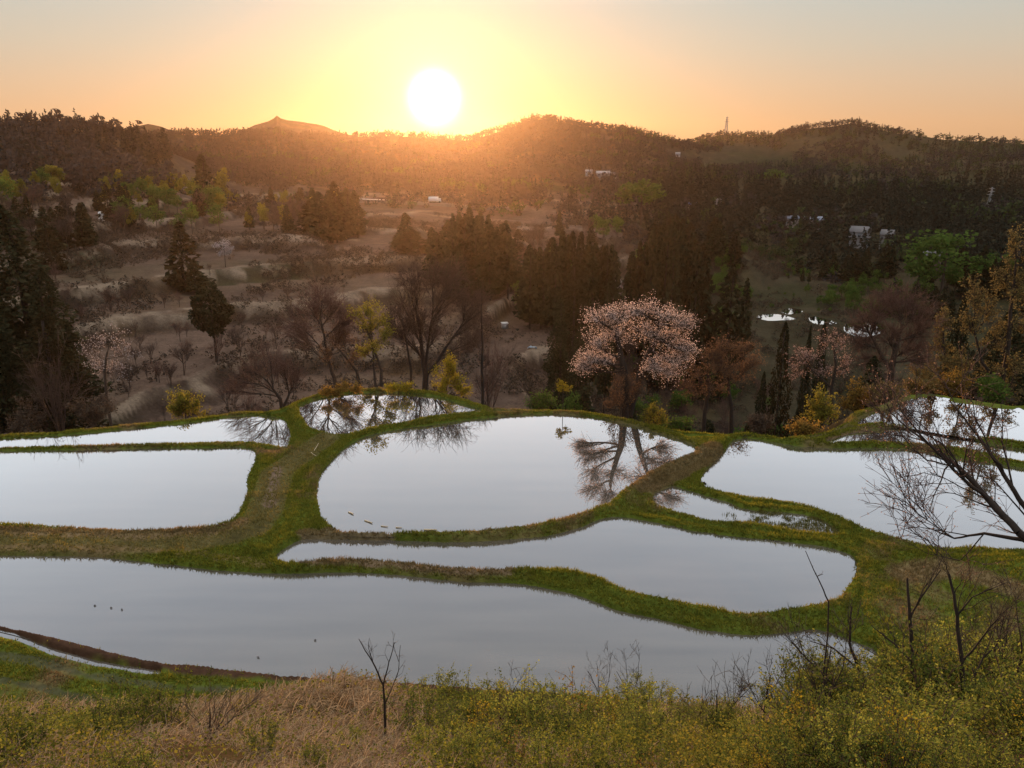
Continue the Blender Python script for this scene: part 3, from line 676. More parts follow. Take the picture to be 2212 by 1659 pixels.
    lobed_tree('shrub', 'round pale green bush beside the cherry trunk above the bank', 1412, 921, 64.5,
        [[(1412,925,0,.05),(1412,910,0,.04)]], [(1402,892,14,16,0,.9),(1424,898,14,14,0,.9),(1400,908,18,10,0,.6),(1432,910,10,10,0,.7),(1410,882,9,8,0,1.)], nsub=8, ntwig=7, leafm=M_GOLD, nleaf=2000, leafs=.12, r_limb=.02, seed=36, twl=(.2, .5), cat='shrub', crown='leaves')
    # trees on the slope right of the cherry
    lobed_tree('brown_tree', 'round crowned tree in brown bud, left of two behind the right pond', 1521, 905, 74,
        [[(1521,925,0,.25),(1522,890,0,.20),(1530,840,0,.15),(1528,800,0,.09)]], [(1500,800,30,24,0,.8),(1530,775,32,24,0,.95),(1560,790,26,22,0,.9),(1495,840,24,18,0,.6),(1545,830,28,20,0,.7)],
        nsub=12, ntwig=8, leafm=M_BRN, nleaf=3200, leafs=.13, r_limb=.06, seed=41, twl=(.5, 1.2), crown='buds', bark=BARKD)
    lobed_tree('brown_tree', 'taller round crowned tree in rust brown bud, right of two behind the right pond', 1584, 905, 75,
        [[(1584,925,0,.26),(1580,880,0,.2),(1574,840,0,.16),(1572,790,0,.09)]], [(1545,760,30,22,0,.85),(1580,745,32,22,0,.97),(1615,755,28,22,0,.95),(1560,800,28,20,0,.7),(1605,800,30,22,0,.7),(1630,785,18,18,0,.8)],
        nsub=13, ntwig=8, leafm=M_BRN, nleaf=4200, leafs=.13, r_limb=.06, seed=42, twl=(.5, 1.2), crown='buds', bark=BARKD)
    lobed_tree('bare_tree', 'big round bare tree with dense fine pink brown twigs on the right slope', 1925, 850, 88,
        [[(1925,860,0,.42),(1925,800,0,.34),(1935,750,0,.26),(1950,700,0,.14)],[(1925,800,0,.24),(1900,760,0,.18),(1880,720,0,.1)]],
        [(1870,690,34,30,1,.9),(1900,660,36,30,1,.95),(1940,650,38,30,0,.95),(1980,665,34,32,0,.9),(2000,710,28,32,0,.75),(1860,735,30,26,1,.6),(1920,720,40,30,0,.6),(1965,745,34,28,0,.5),(1890,780,30,22,1,.3),(1990,770,24,22,0,.45)],
        nsub=20, ntwig=12, r_limb=.12, seed=43, twl=(.7, 1.6), twr=.017, twig2=2, bark=BARK, twigm=TWIGR, sub_from=.15)
    lobed_tree('cherry_tree', 'thin wild cherry with scattered pale pink blossom left of the big round bare tree', 1800, 880, 82,
        [[(1800,890,0,.2),(1795,840,0,.17),(1805,790,0,.13),(1800,740,0,.08)],[(1797,840,0,.12),(1760,805,0,.08),(1735,780,0,.05)]],
        [(1790,730,26,24,0,.95),(1820,745,24,24,0,.85),(1760,765,28,16,1,.7),(1725,770,24,14,1,.95),(1715,800,20,16,1,.8),(1830,790,20,20,0,.6),(1775,800,22,16,0,.5)],
        nsub=10, ntwig=8, leafm=M_PPK, nleaf=2300, leafs=.12, r_limb=.055, seed=44, twl=(.4, 1.1), crown='blossom', bark=BARKD)
    for i, (x, y, D, hw, hh, mm, n, l) in enumerate([
        (1775, 905, 70, 34, 46, M_GOLD, 3200, 'yellow green leafy bush in front of the thin wild cherry'),
        (1850, 880, 78, 36, 42, M_ORG, 2900, 'bushy young tree in orange leaf below the big round bare tree'),
        (1740, 932, 66, 34, 14, M_ORG, 1900, 'low orange gold bush spilling over the bank of the right pond'),
        (1910, 870, 78, 44, 34, M_COP, 3400, 'coppery leaved shrub above the far right pond, left one'),
        (1990, 846, 88, 46, 44, M_COP, 3600, 'coppery leaved shrub behind the far right pond, under the bare tree'),
        (2060, 852, 88, 40, 40, M_ORG, 3000, 'orange leaved shrub between the cedar and the far right pond'),
        (1640, 925, 68, 26, 26, M_BRUSH, 1500, 'dull brown brush at the foot of the slim dark cedar'),
        (1170, 880, 74, 34, 26, M_GRN, 2000, 'soft green bush below the bank left of the sapling'),
        (1460, 925, 68, 34, 12, M_GRN, 1500, 'low dark green bush left of the two brown trees'),
        (400, 895, 74, 44, 44, M_GOLD, 3600, 'yellow green young tree below the long left pond'),
        (200, 905, 76, 50, 40, M_BRUSH, 2600, 'thicket of grey brown brush below the long left pond'),
        (60, 925, 84, 50, 60, M_BRUSH, 2600, 'dark bare thicket at the foot of the great cedars')]):
        lobed_tree('shrub', l, x, y, D, [[(x,y+8,0,.07),(x,y-hh*.3,0,.05)]], [(x-hw*.55,y-hh*.45,hw*.5,hh*.45,0,.7),(x+hw*.55,y-hh*.4,hw*.5,hh*.45,0,.7),(x,y-hh*.85,hw*.55,hh*.45,0,.9),(x-hw*.2,y-hh*.2,hw*.5,hh*.3,0,.4)],
            nsub=10, ntwig=8, leafm=mm, nleaf=n, leafs=.15, r_limb=.035, seed=50+i, twl=(.3, .9), cat='shrub', crown='leaves', twigm=TWIG)
    # tall leafy trees against the right margin
    lobed_tree('coppery_tree', 'tall tree in coppery young leaf filling the right margin behind the far pond', 2170, 880, 94,
        [[(2170,900,0,.35),(2165,820,0,.28),(2180,720,0,.2),(2190,620,0,.12),(2195,540,0,.06)],[(2170,850,0,.2),(2120,780,0,.14),(2100,700,0,.08)]],
        [(2195,520,18,34,0,.97),(2170,600,26,34,0,.85),(2200,620,26,40,0,.8),(2110,625,26,34,1,.98),(2140,660,34,34,1,.85),(2190,700,36,40,0,.6),(2095,700,30,34,1,.85),(2140,740,38,34,0,.5),(2075,770,34,30,1,.6),(2130,810,44,32,0,.3),(2200,790,34,40,0,.4),(2060,830,34,24,1,.3),(2225,560,20,40,0,.9),(2180,850,34,24,0,.2)],
        nsub=18, ntwig=9, leafm=M_COP, nleaf=13000, leafs=.17, r_limb=.09, seed=71, twl=(.4, .9), spread=.10, crown='leaves', bark=BARKD, twigm=BARKD)
    lobed_tree('coppery_tree', 'smaller coppery leaved tree with a loose top left of the tall one', 2040, 862, 92,
        [[(2040,880,0,.2),(2040,800,0,.15),(2038,720,0,.07)]], [(2040,690,12,26,0,.97),(2030,740,22,26,0,.8),(2050,770,26,26,0,.6),(2015,800,28,24,0,.5),(2060,820,28,22,0,.4),(1990,835,30,20,0,.3)],
        nsub=11, ntwig=8, leafm=M_COP, nleaf=4600, leafs=.2, r_limb=.05, seed=72, twl=(.4, .9), crown='leaves', bark=BARKD, twigm=BARKD)
build_near_trees()

# ------------------------------------------------------------------ foreground tree sweeping in from the right, and bare saplings
def sweep_tree(name, label, D, bx, by, stems, nsub, seed, buds, budm, r_sub, twl=(.25, .6), twr=.005, nt=7, group=None, cat='tree', budname='buds', len_sub=(.5, 1.3), up=.4):
    rng = RS(seed); loc, f, a0 = px_frame(bx, D, by); root = empty(name, loc); tag(root, label, cat, group)
    wood, twig = Wood(), Wood(); tips = []
    for si, st in enumerate(stems):
        P = np.array([f(x, y, d) for x, y, d, r in st]); R = [r for *_, r in st]
        if si == 0: P[0, 2] = min(P[0, 2], -.2)
        Q = [P[0]]; RR = [R[0]]
        for i in range(len(P)-1):
            c = curve(P[i], P[i+1], 4, rng, .06); Q += list(c[1:]); RR += list(np.linspace(R[i], R[i+1], 5)[1:])
        Q = np.array(Q)
        for i in range(len(Q)-1): wood.line(Q[i:i+2], RR[i], RR[i+1])
        n = max(2, int(nsub*(1 if si else .6)))
        tan = np.gradient(Q, axis=0); tan /= np.linalg.norm(tan, axis=1)[:, None]+1e-9
        for _ in range(n):
            j = rng.randint(int(len(Q)*(.25 if si == 0 else .1)), len(Q)); s = Q[j]
            d = tan[j]*.9+rng.normal(size=3)*.55+np.array([0, 0, up]); d /= np.linalg.norm(d)
            L = rng.uniform(*len_sub)*(1.25-.6*j/len(Q)); S = curve(s, s+d*L, 4, rng, .15, .05)
            wood.line(S, max(r_sub*.4, min(RR[j]*.5, r_sub)), r_sub*.3)
            for _ in range(nt):
                k = rng.uniform(.2, .999)*4; i = int(k); b = S[i]*(1-(k-i))+S[i+1]*(k-i)
                d2 = d*.8+rng.normal(size=3)*.5+np.array([0, 0, .3]); d2 /= np.linalg.norm(d2); W = curve(b, b+d2*rng.uniform(*twl), 3, rng, .15)
                twig.line(W, twr, twr*.6); tips += list(W[1:])
                if rng.rand() < .7:
                    d3 = d2+rng.normal(size=3)*.6; e = W[2]+d3/np.linalg.norm(d3)*rng.uniform(*twl)*.5; twig.line(np.array([W[2], e]), twr*.8, twr*.5); tips.append(e)
    wood_mesh(wood.mesh(7), twig.mesh(3), BARKD, TWIGR if buds else BARK, root)
    if buds:
        tips = np.array(tips); C = tips[rng.randint(0, len(tips), buds)]+rng.normal(size=(buds, 3))*.012
        v, q = leafq(C, rng.uniform(.018, .034, buds), rng, .6); mk(budname, v, [q], budm, root)
    return root
def build_foreground_trees():
    sweep_tree('budding_tree', 'bare dark limbed tree with tiny pink buds reaching over the ponds from the right edge', 13.5, 2400, 1560,
        [[(2400,1650,0,0.128),(2370,1400,0,0.112),(2330,1270,0,0.096),(2270,1200,0,0.08)],
         [(2270,1200,0,0.068),(2200,1150,0,0.06),(2130,1090,.2,0.048),(2060,1020,.3,0.036),(2000,980,.4,0.024),(1940,940,.5,0.0144),(1890,900,.6,0.0064)],
         [(2130,1090,.2,0.032),(2070,1010,-.2,0.024),(2010,940,-.3,0.016),(1960,880,-.3,0.008)],
         [(2270,1200,0,0.048),(2230,1090,-.3,0.04),(2170,990,-.4,0.028),(2110,900,-.5,0.016),(2070,850,-.5,0.008)],
         [(2060,1020,.3,0.016),(1990,1005,.3,0.0112),(1930,960,.5,0.0072),(1880,955,.6,0.004)],
         [(2270,1200,0,0.048),(2200,1180,.3,0.036),(2110,1175,.5,0.024),(2040,1190,.6,0.0144),(1980,1165,.6,0.008),(1920,1110,.6,0.0048)],
         [(2200,1170,.3,0.024),(2130,1110,.6,0.016),(2050,1080,.7,0.0096),(1980,1050,.8,0.0056)],
         [(2040,1190,.6,0.0112),(1970,1130,.4,0.0072),(1930,1075,.4,0.004)],
         [(2110,1175,.5,0.0112),(2060,1230,.4,0.008),(1990,1215,.4,0.0048),(1930,1180,.4,0.0032)]],
        8, 81, 1500, leafmat('pink_brown_bud', (.30, .17, .12), (.46, .30, .22), .4, 3, 0), .016, nt=8)
    sweep_tree('bare_sapling', 'thin bare sapling with crooked stem in the bushes, rightmost of three', 9.0, 2095, 1640,
        [[(2095,1680,0,0.0378),(2085,1560,0,0.0324),(2078,1430,0,0.0243),(2068,1330,0,0.0189),(2050,1240,0,0.01215)],[(2078,1430,0,0.0135),(2120,1380,0,0.00945),(2160,1330,0,0.0054)],[(2085,1500,0,0.0135),(2120,1440,.2,0.00945),(2170,1400,.3,0.0054)],[(2068,1330,0,0.0108),(2100,1290,0,0.00675),(2170,1260,0,0.00405)]],
        6, 82, 0, None, .006, (.1, .3), .0028, 4, 'bare saplings rising out of the bushes', len_sub=(.25, .6), cat='sapling')
    sweep_tree('bare_sapling', 'taller bare sapling with forked top in the bushes, middle of three', 9.5, 1985, 1560,
        [[(2000,1620,0,0.0405),(1985,1530,0,0.0351),(1970,1430,0,0.027),(1965,1340,0,0.0216),(1960,1250,0,0.01215)],[(1965,1340,0,0.0135),(1990,1290,0,0.00945),(2030,1240,.1,0.0054)],[(1970,1430,0,0.0162),(1930,1400,.1,0.0108),(1880,1360,.1,0.0054)],[(1980,1500,0,0.0162),(1930,1440,-.1,0.0108),(1890,1420,-.1,0.0054)]],
        6, 83, 0, None, .006, (.1, .3), .0028, 4, 'bare saplings rising out of the bushes', len_sub=(.25, .6), cat='sapling')
    sweep_tree('bare_sapling', 'leaning bare sapling with arching side branch, leftmost of three', 9.5, 1900, 1580,
        [[(1910,1640,0,0.0378),(1880,1540,0,0.0324),(1860,1450,0,0.0243),(1835,1390,0,0.0162),(1840,1310,0,0.0081)],[(1860,1450,0,0.0135),(1800,1400,0,0.00945),(1750,1385,0,0.0054)],[(1880,1560,0,0.0189),(1800,1480,0,0.0135),(1740,1420,0,0.00945),(1695,1370,0,0.0054)],[(1740,1420,0,0.00675),(1720,1370,0,0.00405)]],
        5, 84, 0, None, .006, (.1, .28), .0028, 4, 'bare saplings rising out of the bushes', len_sub=(.25, .5), cat='sapling')
    sweep_tree('bare_sapling', 'single bare shoot with one side twig standing against the middle pond', 9.5, 1800, 1380,
        [[(1805,1420,0,0.01215),(1790,1300,0,0.00945),(1765,1245,0,0.00675),(1740,1190,0,0.00405)],[(1765,1245,0,0.0054),(1778,1240,0,0.003375)]],
        0, 85, 0, None, .003, (.02, .05), .002, 0 if False else 1, None, len_sub=(.03, .06), cat='sapling')
    sweep_tree('bare_sapling', 'dark forked bare sapling at the bottom, left of the middle of the near pond', 8.0, 835, 1640,
        [[(838,1680,0,0.01782),(832,1560,0,0.01515),(828,1480,0,0.01158),(805,1430,0,0.008019),(775,1380,0,0.003564)],[(828,1480,0,0.00891),(840,1430,0,0.006237),(852,1388,0,0.003564)],[(805,1430,0,0.005346),(796,1400,0,0.003564),(798,1378,0,0.002227)],[(832,1520,0,0.007128),(862,1460,.1,0.004455),(866,1405,.1,0.002673)],[(862,1440,.1,0.003564),(850,1400,.1,0.001782)]],
        3, 86, 0, None, .004, (.05, .14), .002, 2, None, len_sub=(.1, .2), cat='sapling')
    for i, (x, y, l) in enumerate([(1290, 1440, 'fine twigged bare sapling at the water edge, left of two at the bottom'), (1352, 1415, 'fine twigged bare sapling at the water edge, right of two at the bottom')]):
        sweep_tree('bare_sapling', l, 12.0, x+10, 1640, [[(x+10,1660,0,.014),(x+8,1560,0,.011),(x+4,1500,0,.008),(x-20,1450,0,.004)],[(x+6,1520,0,.007),(x+25,1470,0,.005),(x+30,1410,0,.003)],[(x+5,1510,0,.006),(x+2,1460,0,.004),(x,y,0,.0025)]],
            6, 87+i, 0, None, .004, (.08, .2), .0024, 4, 'pair of fine bare saplings by the near pond', len_sub=(.2, .4), cat='sapling')
    rg = RS(333)
    for i, (x, y, t, D, l) in enumerate([(1655, 1600, 1450, 10.5, 'short bare sapling at the left end of the right thicket'), (2150, 1600, 1330, 10., 'bare sapling with many twigs close to the right edge'), (2195, 1620, 1290, 11.5, 'bare sapling at the right edge of the thicket'),
        (1560, 1640, 1500, 9., 'low bare twiggy sapling at the bottom between thicket and middle shrubs'), (1075, 1650, 1530, 9.5, 'small bare sapling among the middle shrubs at the bottom'), (460, 1650, 1530, 9., 'small bare sapling on the straw at the lower left'), (2040, 1600, 1360, 12.5, 'slim bare sapling behind the three tall ones'), (1790, 1620, 1400, 8.5, 'bare sapling with upswept twigs in the thicket front')]):
        sweep_tree('bare_sapling', l, D, x, y, [[(x,y+20,0,.020),(x-4,(y*2+t)/3,0,.016),(x+rg.uniform(-14,14),(y+2*t)/3,0,.011),(x+rg.uniform(-24,24),t,0,.005)],[(x-2,(y+t)/2,0,.009),(x+rg.uniform(20,50),(y+3*t)/4,.1,.006),(x+rg.uniform(30,75),t+rg.uniform(-20,30),.2,.003)],[(x,(y+t)/2+20,0,.009),(x-rg.uniform(20,50),(y+2*t)/3,-.1,.006),(x-rg.uniform(30,80),t+rg.uniform(0,40),-.2,.003)]],
            8, 340+i, 0, None, .006, (.1, .32), .003, 5, None, len_sub=(.25, .6), cat='sapling')
build_foreground_trees()

# ------------------------------------------------------------------ prototypes of woodland trees
def cedar_cloud(rng, H, R, n, low=.14, size=.55, pw=.62):
    t = rng.uniform(0, 1, n)**1.25; z = H*(low+(1-low)*t); ph = rng.uniform(0, 2*math.pi, n)
    lump = 1+.34*np.sin(ph*3+t*11+rng.uniform(0, 6))+.28*np.sin(ph*2-t*23+rng.uniform(0, 6))
    r = R*(1-t)**pw*np.clip((t+.10)/.2, .4, 1)*lump*np.sqrt(rng.uniform(.3, 1, n))
    C = np.stack([r*np.cos(ph), r*np.sin(ph), z-.18*r], 1)
    w = np.stack([np.cos(ph), np.sin(ph), np.full(n, -.25)], 1)*1.1+np.array([0, 0, .15])
    s = size*(1.15-.6*t)*rng.uniform(.6, 1.4, n)
    a = w+rng.normal(size=(n, 3))*.5; a /= np.linalg.norm(a, axis=1)[:, None]
    b = np.cross(a, rng.normal(size=(n, 3))); b /= np.linalg.norm(b, axis=1)[:, None]
    s = s[:, None]
    V = np.stack([C-a*s*.6, C+b*s*.42, C+a*s*.8, C-b*s*.42], 1).reshape(-1, 3)
    return V, np.arange(4*n).reshape(n, 4)
def broad_cloud(rng, H, R, n, low=.3, size=.4, clumps=16, fill=.5):
    k = clumps; c = rng.normal(size=(k, 3)); c /= np.linalg.norm(c, axis=1)[:, None]; c *= rng.uniform(.35, .8, (k, 1))
    c = c*np.array([R, R, H*(1-low)/2])+np.array([0, 0, H*(1+low)/2]); cr = rng.uniform(.28, .5, k)*R
    i = rng.randint(0, k, n); d = rng.normal(size=(n, 3)); d /= np.linalg.norm(d, axis=1)[:, None]
    C = c[i]+d*cr[i][:, None]*rng.uniform(fill, 1, (n, 1))*np.array([1, 1, .8])
    return leafq(C, size*rng.uniform(.6, 1.4, n), rng, .8)
def trunk_part(root, rng, H, r, top, mat, k=6):
    P = curve((0, 0, -.5), (rng.normal()*.03*H, rng.normal()*.03*H, top), 5, rng, .03)
    w = Wood(); w.line(P, r, r*.35); v, q = w.mesh(k); mk('trunk', v, [q], mat, root, True); return P
PROTO = {}
def proto(kind, i):
    key = (kind, i)
    if key in PROTO: return PROTO[key]
    rng = RS(hash2(np.array([i*7+3]), np.array([sum(map(ord, kind))]), 5)[0].__mul__(1e6).astype(int))
    root = empty({'tall': 'cedar_tree', 'cedar': 'cedar_tree', 'bare': 'bare_tree', 'green': 'leafy_tree', 'gold': 'golden_tree', 'white': 'blossom_tree', 'small': 'bare_shrub'}[kind], (0, 0, -500))
    if kind == 'cedar':
        trunk_part(root, rng, 1, .022, .95, BARKD)
        v, q = cedar_cloud(rng, 1, (.17, .20, .15, .23)[i], 950, (.10, .16, .22, .08)[i], .055); mk('crown', v, [q], M_CED if i != 3 else M_CEDB, root)
    elif kind == 'tall':
        trunk_part(root, rng, 1, .02, .95, BARKD)
        v, q = cedar_cloud(rng, 1, (.17, .20, .16, .22)[i], 6500, (.08, .13, .18, .07)[i], .021); mk('crown', v, [q], M_CED if i != 3 else M_CEDB, root)
    elif kind in ('bare', 'small'):
        P = trunk_part(root, rng, 1, .022, .62, BARK, 5); w, t = Wood(), Wood()
        lb = [((math.cos(a)*rng.uniform(.10, .24), math.sin(a)*rng.uniform(.10, .24), rng.uniform(.5, .86)), (.15, .15, .14), 0, rng.uniform(.4, 1)) for a in np.arange(0, 6.28, .9)]
        limbs(rng, w, t, [P], lb, 9, 7, .008, .1, (.05, .11), .0016, 1)
        v, q = join([w.mesh(3), t.mesh(3)]); mk('crown', v, q, TWIG if i != 1 else TWIGR, root)
    else:
        P = trunk_part(root, rng, 1, .02, .7, BARK, 5)
        m = {'green': M_GRN, 'gold': M_GOLD, 'white': M_WBLOS}[kind]
        v, q = broad_cloud(rng, 1, .34 if kind != 'gold' else .26, 1100, .22, .042, (18, 14, 24)[i % 3], .35); mk('crown', v, [q], m, root)
    PROTO[key] = root; USED[key] = False
    return root
USED = {}
def put(kind, i, X, Y, Hh, w, label, group, rz, z=None, cat='tree'):
    p = proto(kind, i)
    if z is None: z = float(height(np.array([X]), np.array([Y]))[0])
    if not USED[(kind, i)]:
        USED[(kind, i)] = True; r = p; r.location = (X, Y, z-.1); r.rotation_euler = (0, 0, rz); r.scale = (w, w, Hh); tag(r, label, cat, group); return r
    return copy_thing(p, (X, Y, z-.1), rz, (w, w, Hh), label, cat, group)

# line of sight: highest tangent met before each distance
VD = np.concatenate([np.linspace(60, 300, 60), np.linspace(305, 1300, 160)]); VA = np.radians(np.linspace(-38, 38, 305))
va, vd = np.meshgrid(VA, VD); VT = (height(vd*np.sin(va), vd*np.cos(va))-CAMZ)/vd; VM = np.maximum.accumulate(VT, axis=0)
def visible(X, Y, top):
    D = np.hypot(X, Y); az = np.arctan2(X, Y); i = np.clip(np.searchsorted(VD, D-6)-1, 0, len(VD)-1); j = np.clip(((az-VA[0])/(VA[1]-VA[0])).round().astype(int), 0, len(VA)-1)
    return (top-CAMZ)/D > VM[i, j]-.002
def hit(px, py, dmin=80):
    a, te = az_tan(px, py); D = np.linspace(dmin, 1300, 2500); z = height(D*math.sin(a), D*math.cos(a)); k = np.argmax((z-CAMZ)/D >= te)
    return D[k]
def px_of(X, Y, Z):
    c, s = math.cos(PITCH), math.sin(PITCH); dz = Z-CAMZ; f = Y*c-dz*s; u = Y*s+dz*c
    return CX+FP*X/f, CY-FP*u/f
def place_px(kind, i, px, pyb, pyt, wpx, label, group=None, D=None, rng=None, cat='tree'):
    if D is None: D = hit(px, pyb)
    X, Y = at_dist(px, D, pyb); z = float(height(np.array([X]), np.array([Y]))[0]); H = z_at(px, pyt, D)-z
    rad = {'tall': .19, 'cedar': .19, 'bare': .30, 'green': .34, 'gold': .27, 'white': .34}[kind]
    w = (wpx/2*D/FP)/rad
    return put(kind, i, float(X), float(Y), float(H), float(w), label, group, (px*1.7) % 6.28, z, cat)
def build_mid_trees():
    lobed_tree('blossom_tree', 'loose tree with thin greyish white blossom right of the great cedars', 228, 840, 96, [[(228,850,0,.2),(226,800,0,.15),(232,760,0,.1)]],
        [(200,745,30,20,0,.7),(240,720,34,22,0,.95),(275,760,24,20,0,.8),(215,790,30,18,0,.5),(255,800,24,16,0,.4)], nsub=9, ntwig=8, leafm=M_WBLOS, nleaf=1500, leafs=.15, r_limb=.05, seed=61, twl=(.5, 1.3), crown='blossom')
    P = place_px
    for n, (x, b, t, w, D) in enumerate([(75, 880, 440, 200, 128), (140, 890, 575, 120, 124), (5, 900, 520, 160, 131), (125, 880, 670, 130, 112), (25, 900, 640, 130, 116), (-60, 900, 470, 180, 130)]):
        P('tall', n % 4, x, b, t, w, ['great dark cedar, tallest of the clump at the left edge', 'narrower cedar on the right shoulder of the left edge clump', 'dark cedar cut off by the left edge of the clump',
           'low cedar at the front right of the left edge clump', 'low cedar at the front of the left edge clump', 'cedar at the very margin of the left edge clump'][n], 'great cedars at the left edge', D)
    P('cedar', 3, 404, 625, 478, 62, 'ragged dark cedar with two blunt tops above the terraced fields', None, 210)
    P('cedar', 1, 425, 632, 560, 44, 'short dark cedar leaning on the ragged two topped one', None, 206)
    P('white', 0, 488, 596, 510, 44, 'small tree in white blossom on the edge of the pale field', None, 228)
    P('bare', 0, 456, 610, 565, 14, 'thin bare tree between the ragged cedar and the white blossom tree', None, 220)
    P('bare', 2, 120, 860, 700, 110, 'pale twigged bare tree in front of the great cedars', None, 84)
    P('bare', 1, 1060, 860, 700, 90, 'reddish bare tree behind the pole like tree', None, 100)
    P('tall', 3, 1676, 920, 692, 60, 'slim brownish cedar standing right of the two brown trees', None, 90)
    P('tall', 0, 1640, 925, 800, 50, 'lower dark cedar at the foot of the slim brownish one', None, 92)
    P('cedar', 1, 1572, 720, 568, 74, 'single tall pointed cedar left of the small valley ponds', None, 215)
    P('cedar', 2, 1606, 715, 600, 44, 'cedar close behind the single tall pointed one', None, 222)
    P('tall', 0, 1772, 790, 690, 50, 'small pointed cedar below the small valley ponds', None, 120)
    P('tall', 2, 1745, 770, 700, 34, 'thin cedar left of the small pointed one', None, 125)
    P('tall', 0, 2050, 860, 640, 80, 'dark cedar between the big bare tree and the coppery trees', None, 104)
    P('tall', 1, 2150, 870, 660, 120, 'dark cedar behind the tall coppery tree', None, 106)
    P('tall', 3, 2230, 870, 580, 120, 'dark cedar at the right edge behind the coppery leaves', None, 112)
    P('tall', 1, 1250, 850, 700, 60, 'dark cedar behind the left side of the blossoming cherry', None, 110)
    P('tall', 0, 1205, 860, 640, 74, 'tall dark cedar left of the blossoming cherry', None, 130)
    P('tall', 3, 1240, 860, 560, 90, 'brownish cedar in front of the middle grove', None, 150)
    P('cedar', 2, 1310, 730, 610, 44, 'pointed cedar just above the cherry crown', None, 140)
    P('cedar', 0, 445, 440, 333, 54, 'dark cedar left of the golden poplar shaped tree', None, None)
    P('gold', 0, 484, 445, 352, 40, 'slender golden leaved tree standing above the mid wood', None, None)
    P('white', 2, 1338, 618, 575, 34, 'tiny white blossom tree below the right end of the middle grove', None, 205)
    P('green', 1, 1382, 480, 378, 120, 'large round green tree on the slope behind the cedar groves', None, 420)
    P('green', 2, 2040, 560, 486, 150, 'big round fresh green tree below the farmhouse on the right', None, 340)
    P('green', 0, 1985, 580, 510, 80, 'fresh green tree on the left flank of the big round one', None, 336)
    P('green', 0, 1665, 400, 362, 80, 'green tree clump on the hillside above the hamlet', None, None)
    P('green', 2, 2150, 480, 450, 90, 'rounded green tree near the right edge above the dark belt', None, None)
    # the round cedar on a bare stem
    rng = RS(99); D = 150; X, Y = at_dist(468, D, 780); z = float(height(np.array([X]), np.array([Y]))[0]); H = z_at(468, 617, D)-z
    r = empty('cedar_tree', (float(X), float(Y), z)); tag(r, 'cedar with a rounded crown on a long bare stem in front of the terraces', 'tree')
    w = Wood(); w.line(curve((0, 0, -.5), (0, 0, H*.9), 6, rng, .02), .28, .1); v, q = w.mesh(6); mk('trunk', v, [q], BARKD, r, True)
    n = 2600; d = rng.normal(size=(n, 3)); d /= np.linalg.norm(d, axis=1)[:, None]; rr = 3.5*(1+.15*np.sin(d[:, 0]*7)+.12*np.sin(d[:, 2]*9+d[:, 1]*6))
    C = d*(rr*rng.uniform(.5, 1, n)**.4)[:, None]*np.array([1, 1, 1.22]); C[:, 0] *= 1-.25*np.clip(C[:, 2]/4, 0, 1); C[:, 2] += H-4.4
    v, q = leafq(C, .8*rng.uniform(.5, 1.3, n), rng, .6); mk('crown', v, [q], M_CED, r)
    # three cedar groves across the middle
    ORD = 'first second third fourth fifth sixth seventh eighth ninth tenth eleventh twelfth thirteenth fourteenth fifteenth sixteenth seventeenth eighteenth nineteenth twentieth'.split()
    def grove(xs, b, t, nrow, label0, group, D0, seed, brown=.25):
        rg = RS(seed)
        for k in range(nrow):
            label = ORD[k]+' '+label0 if nrow > 1 else label0
            x = xs[0]+(xs[1]-xs[0])*(k+.5+rg.uniform(-.4, .4))/nrow; D = D0+rg.uniform(-12, 14)
            edge = abs((x-xs[0])/(xs[1]-xs[0])-.5)*2
            tt = t+rg.uniform(-12, 26)+edge**3*40
            kind = 3 if rg.rand() < brown else rg.randint(0, 3)
            P('cedar', kind, x, b+rg.uniform(-8, 12), tt, rg.uniform(42, 66), label, group, D)
    grove((930, 1112), 600, 468, 17, 'cedar from the left in the left of the three middle groves', 'cedars of the left middle grove', 205, 1)
    grove((985, 1040), 560, 435, 3, 'of three taller cedars behind the left middle grove, from the left', 'tall cedars behind the left middle grove', 245, 2)
    grove((1132, 1330), 640, 508, 20, 'cedar from the left in the long central grove of the three middle groves', 'cedars of the central grove', 190, 3)
    grove((1350, 1528), 640, 496, 18, 'cedar from the left in the tall dark grove above the blossoming cherry', 'cedars of the right middle grove', 205, 4, .1)
    grove((1400, 1470), 600, 478, 4, 'of four highest cedars in the dark grove above the cherry, from the left', 'tallest cedars of the right middle grove', 225, 5, .1)
    grove((660, 780), 530, 395, 8, 'cedar from the left of those ending the mid left wood', 'cedars ending the mid left wood', 290, 6)
    grove((860, 905), 520, 470, 3, 'of three small cedars in the fields left of the middle groves', 'small cedars in the fields', 250, 7)
build_mid_trees()

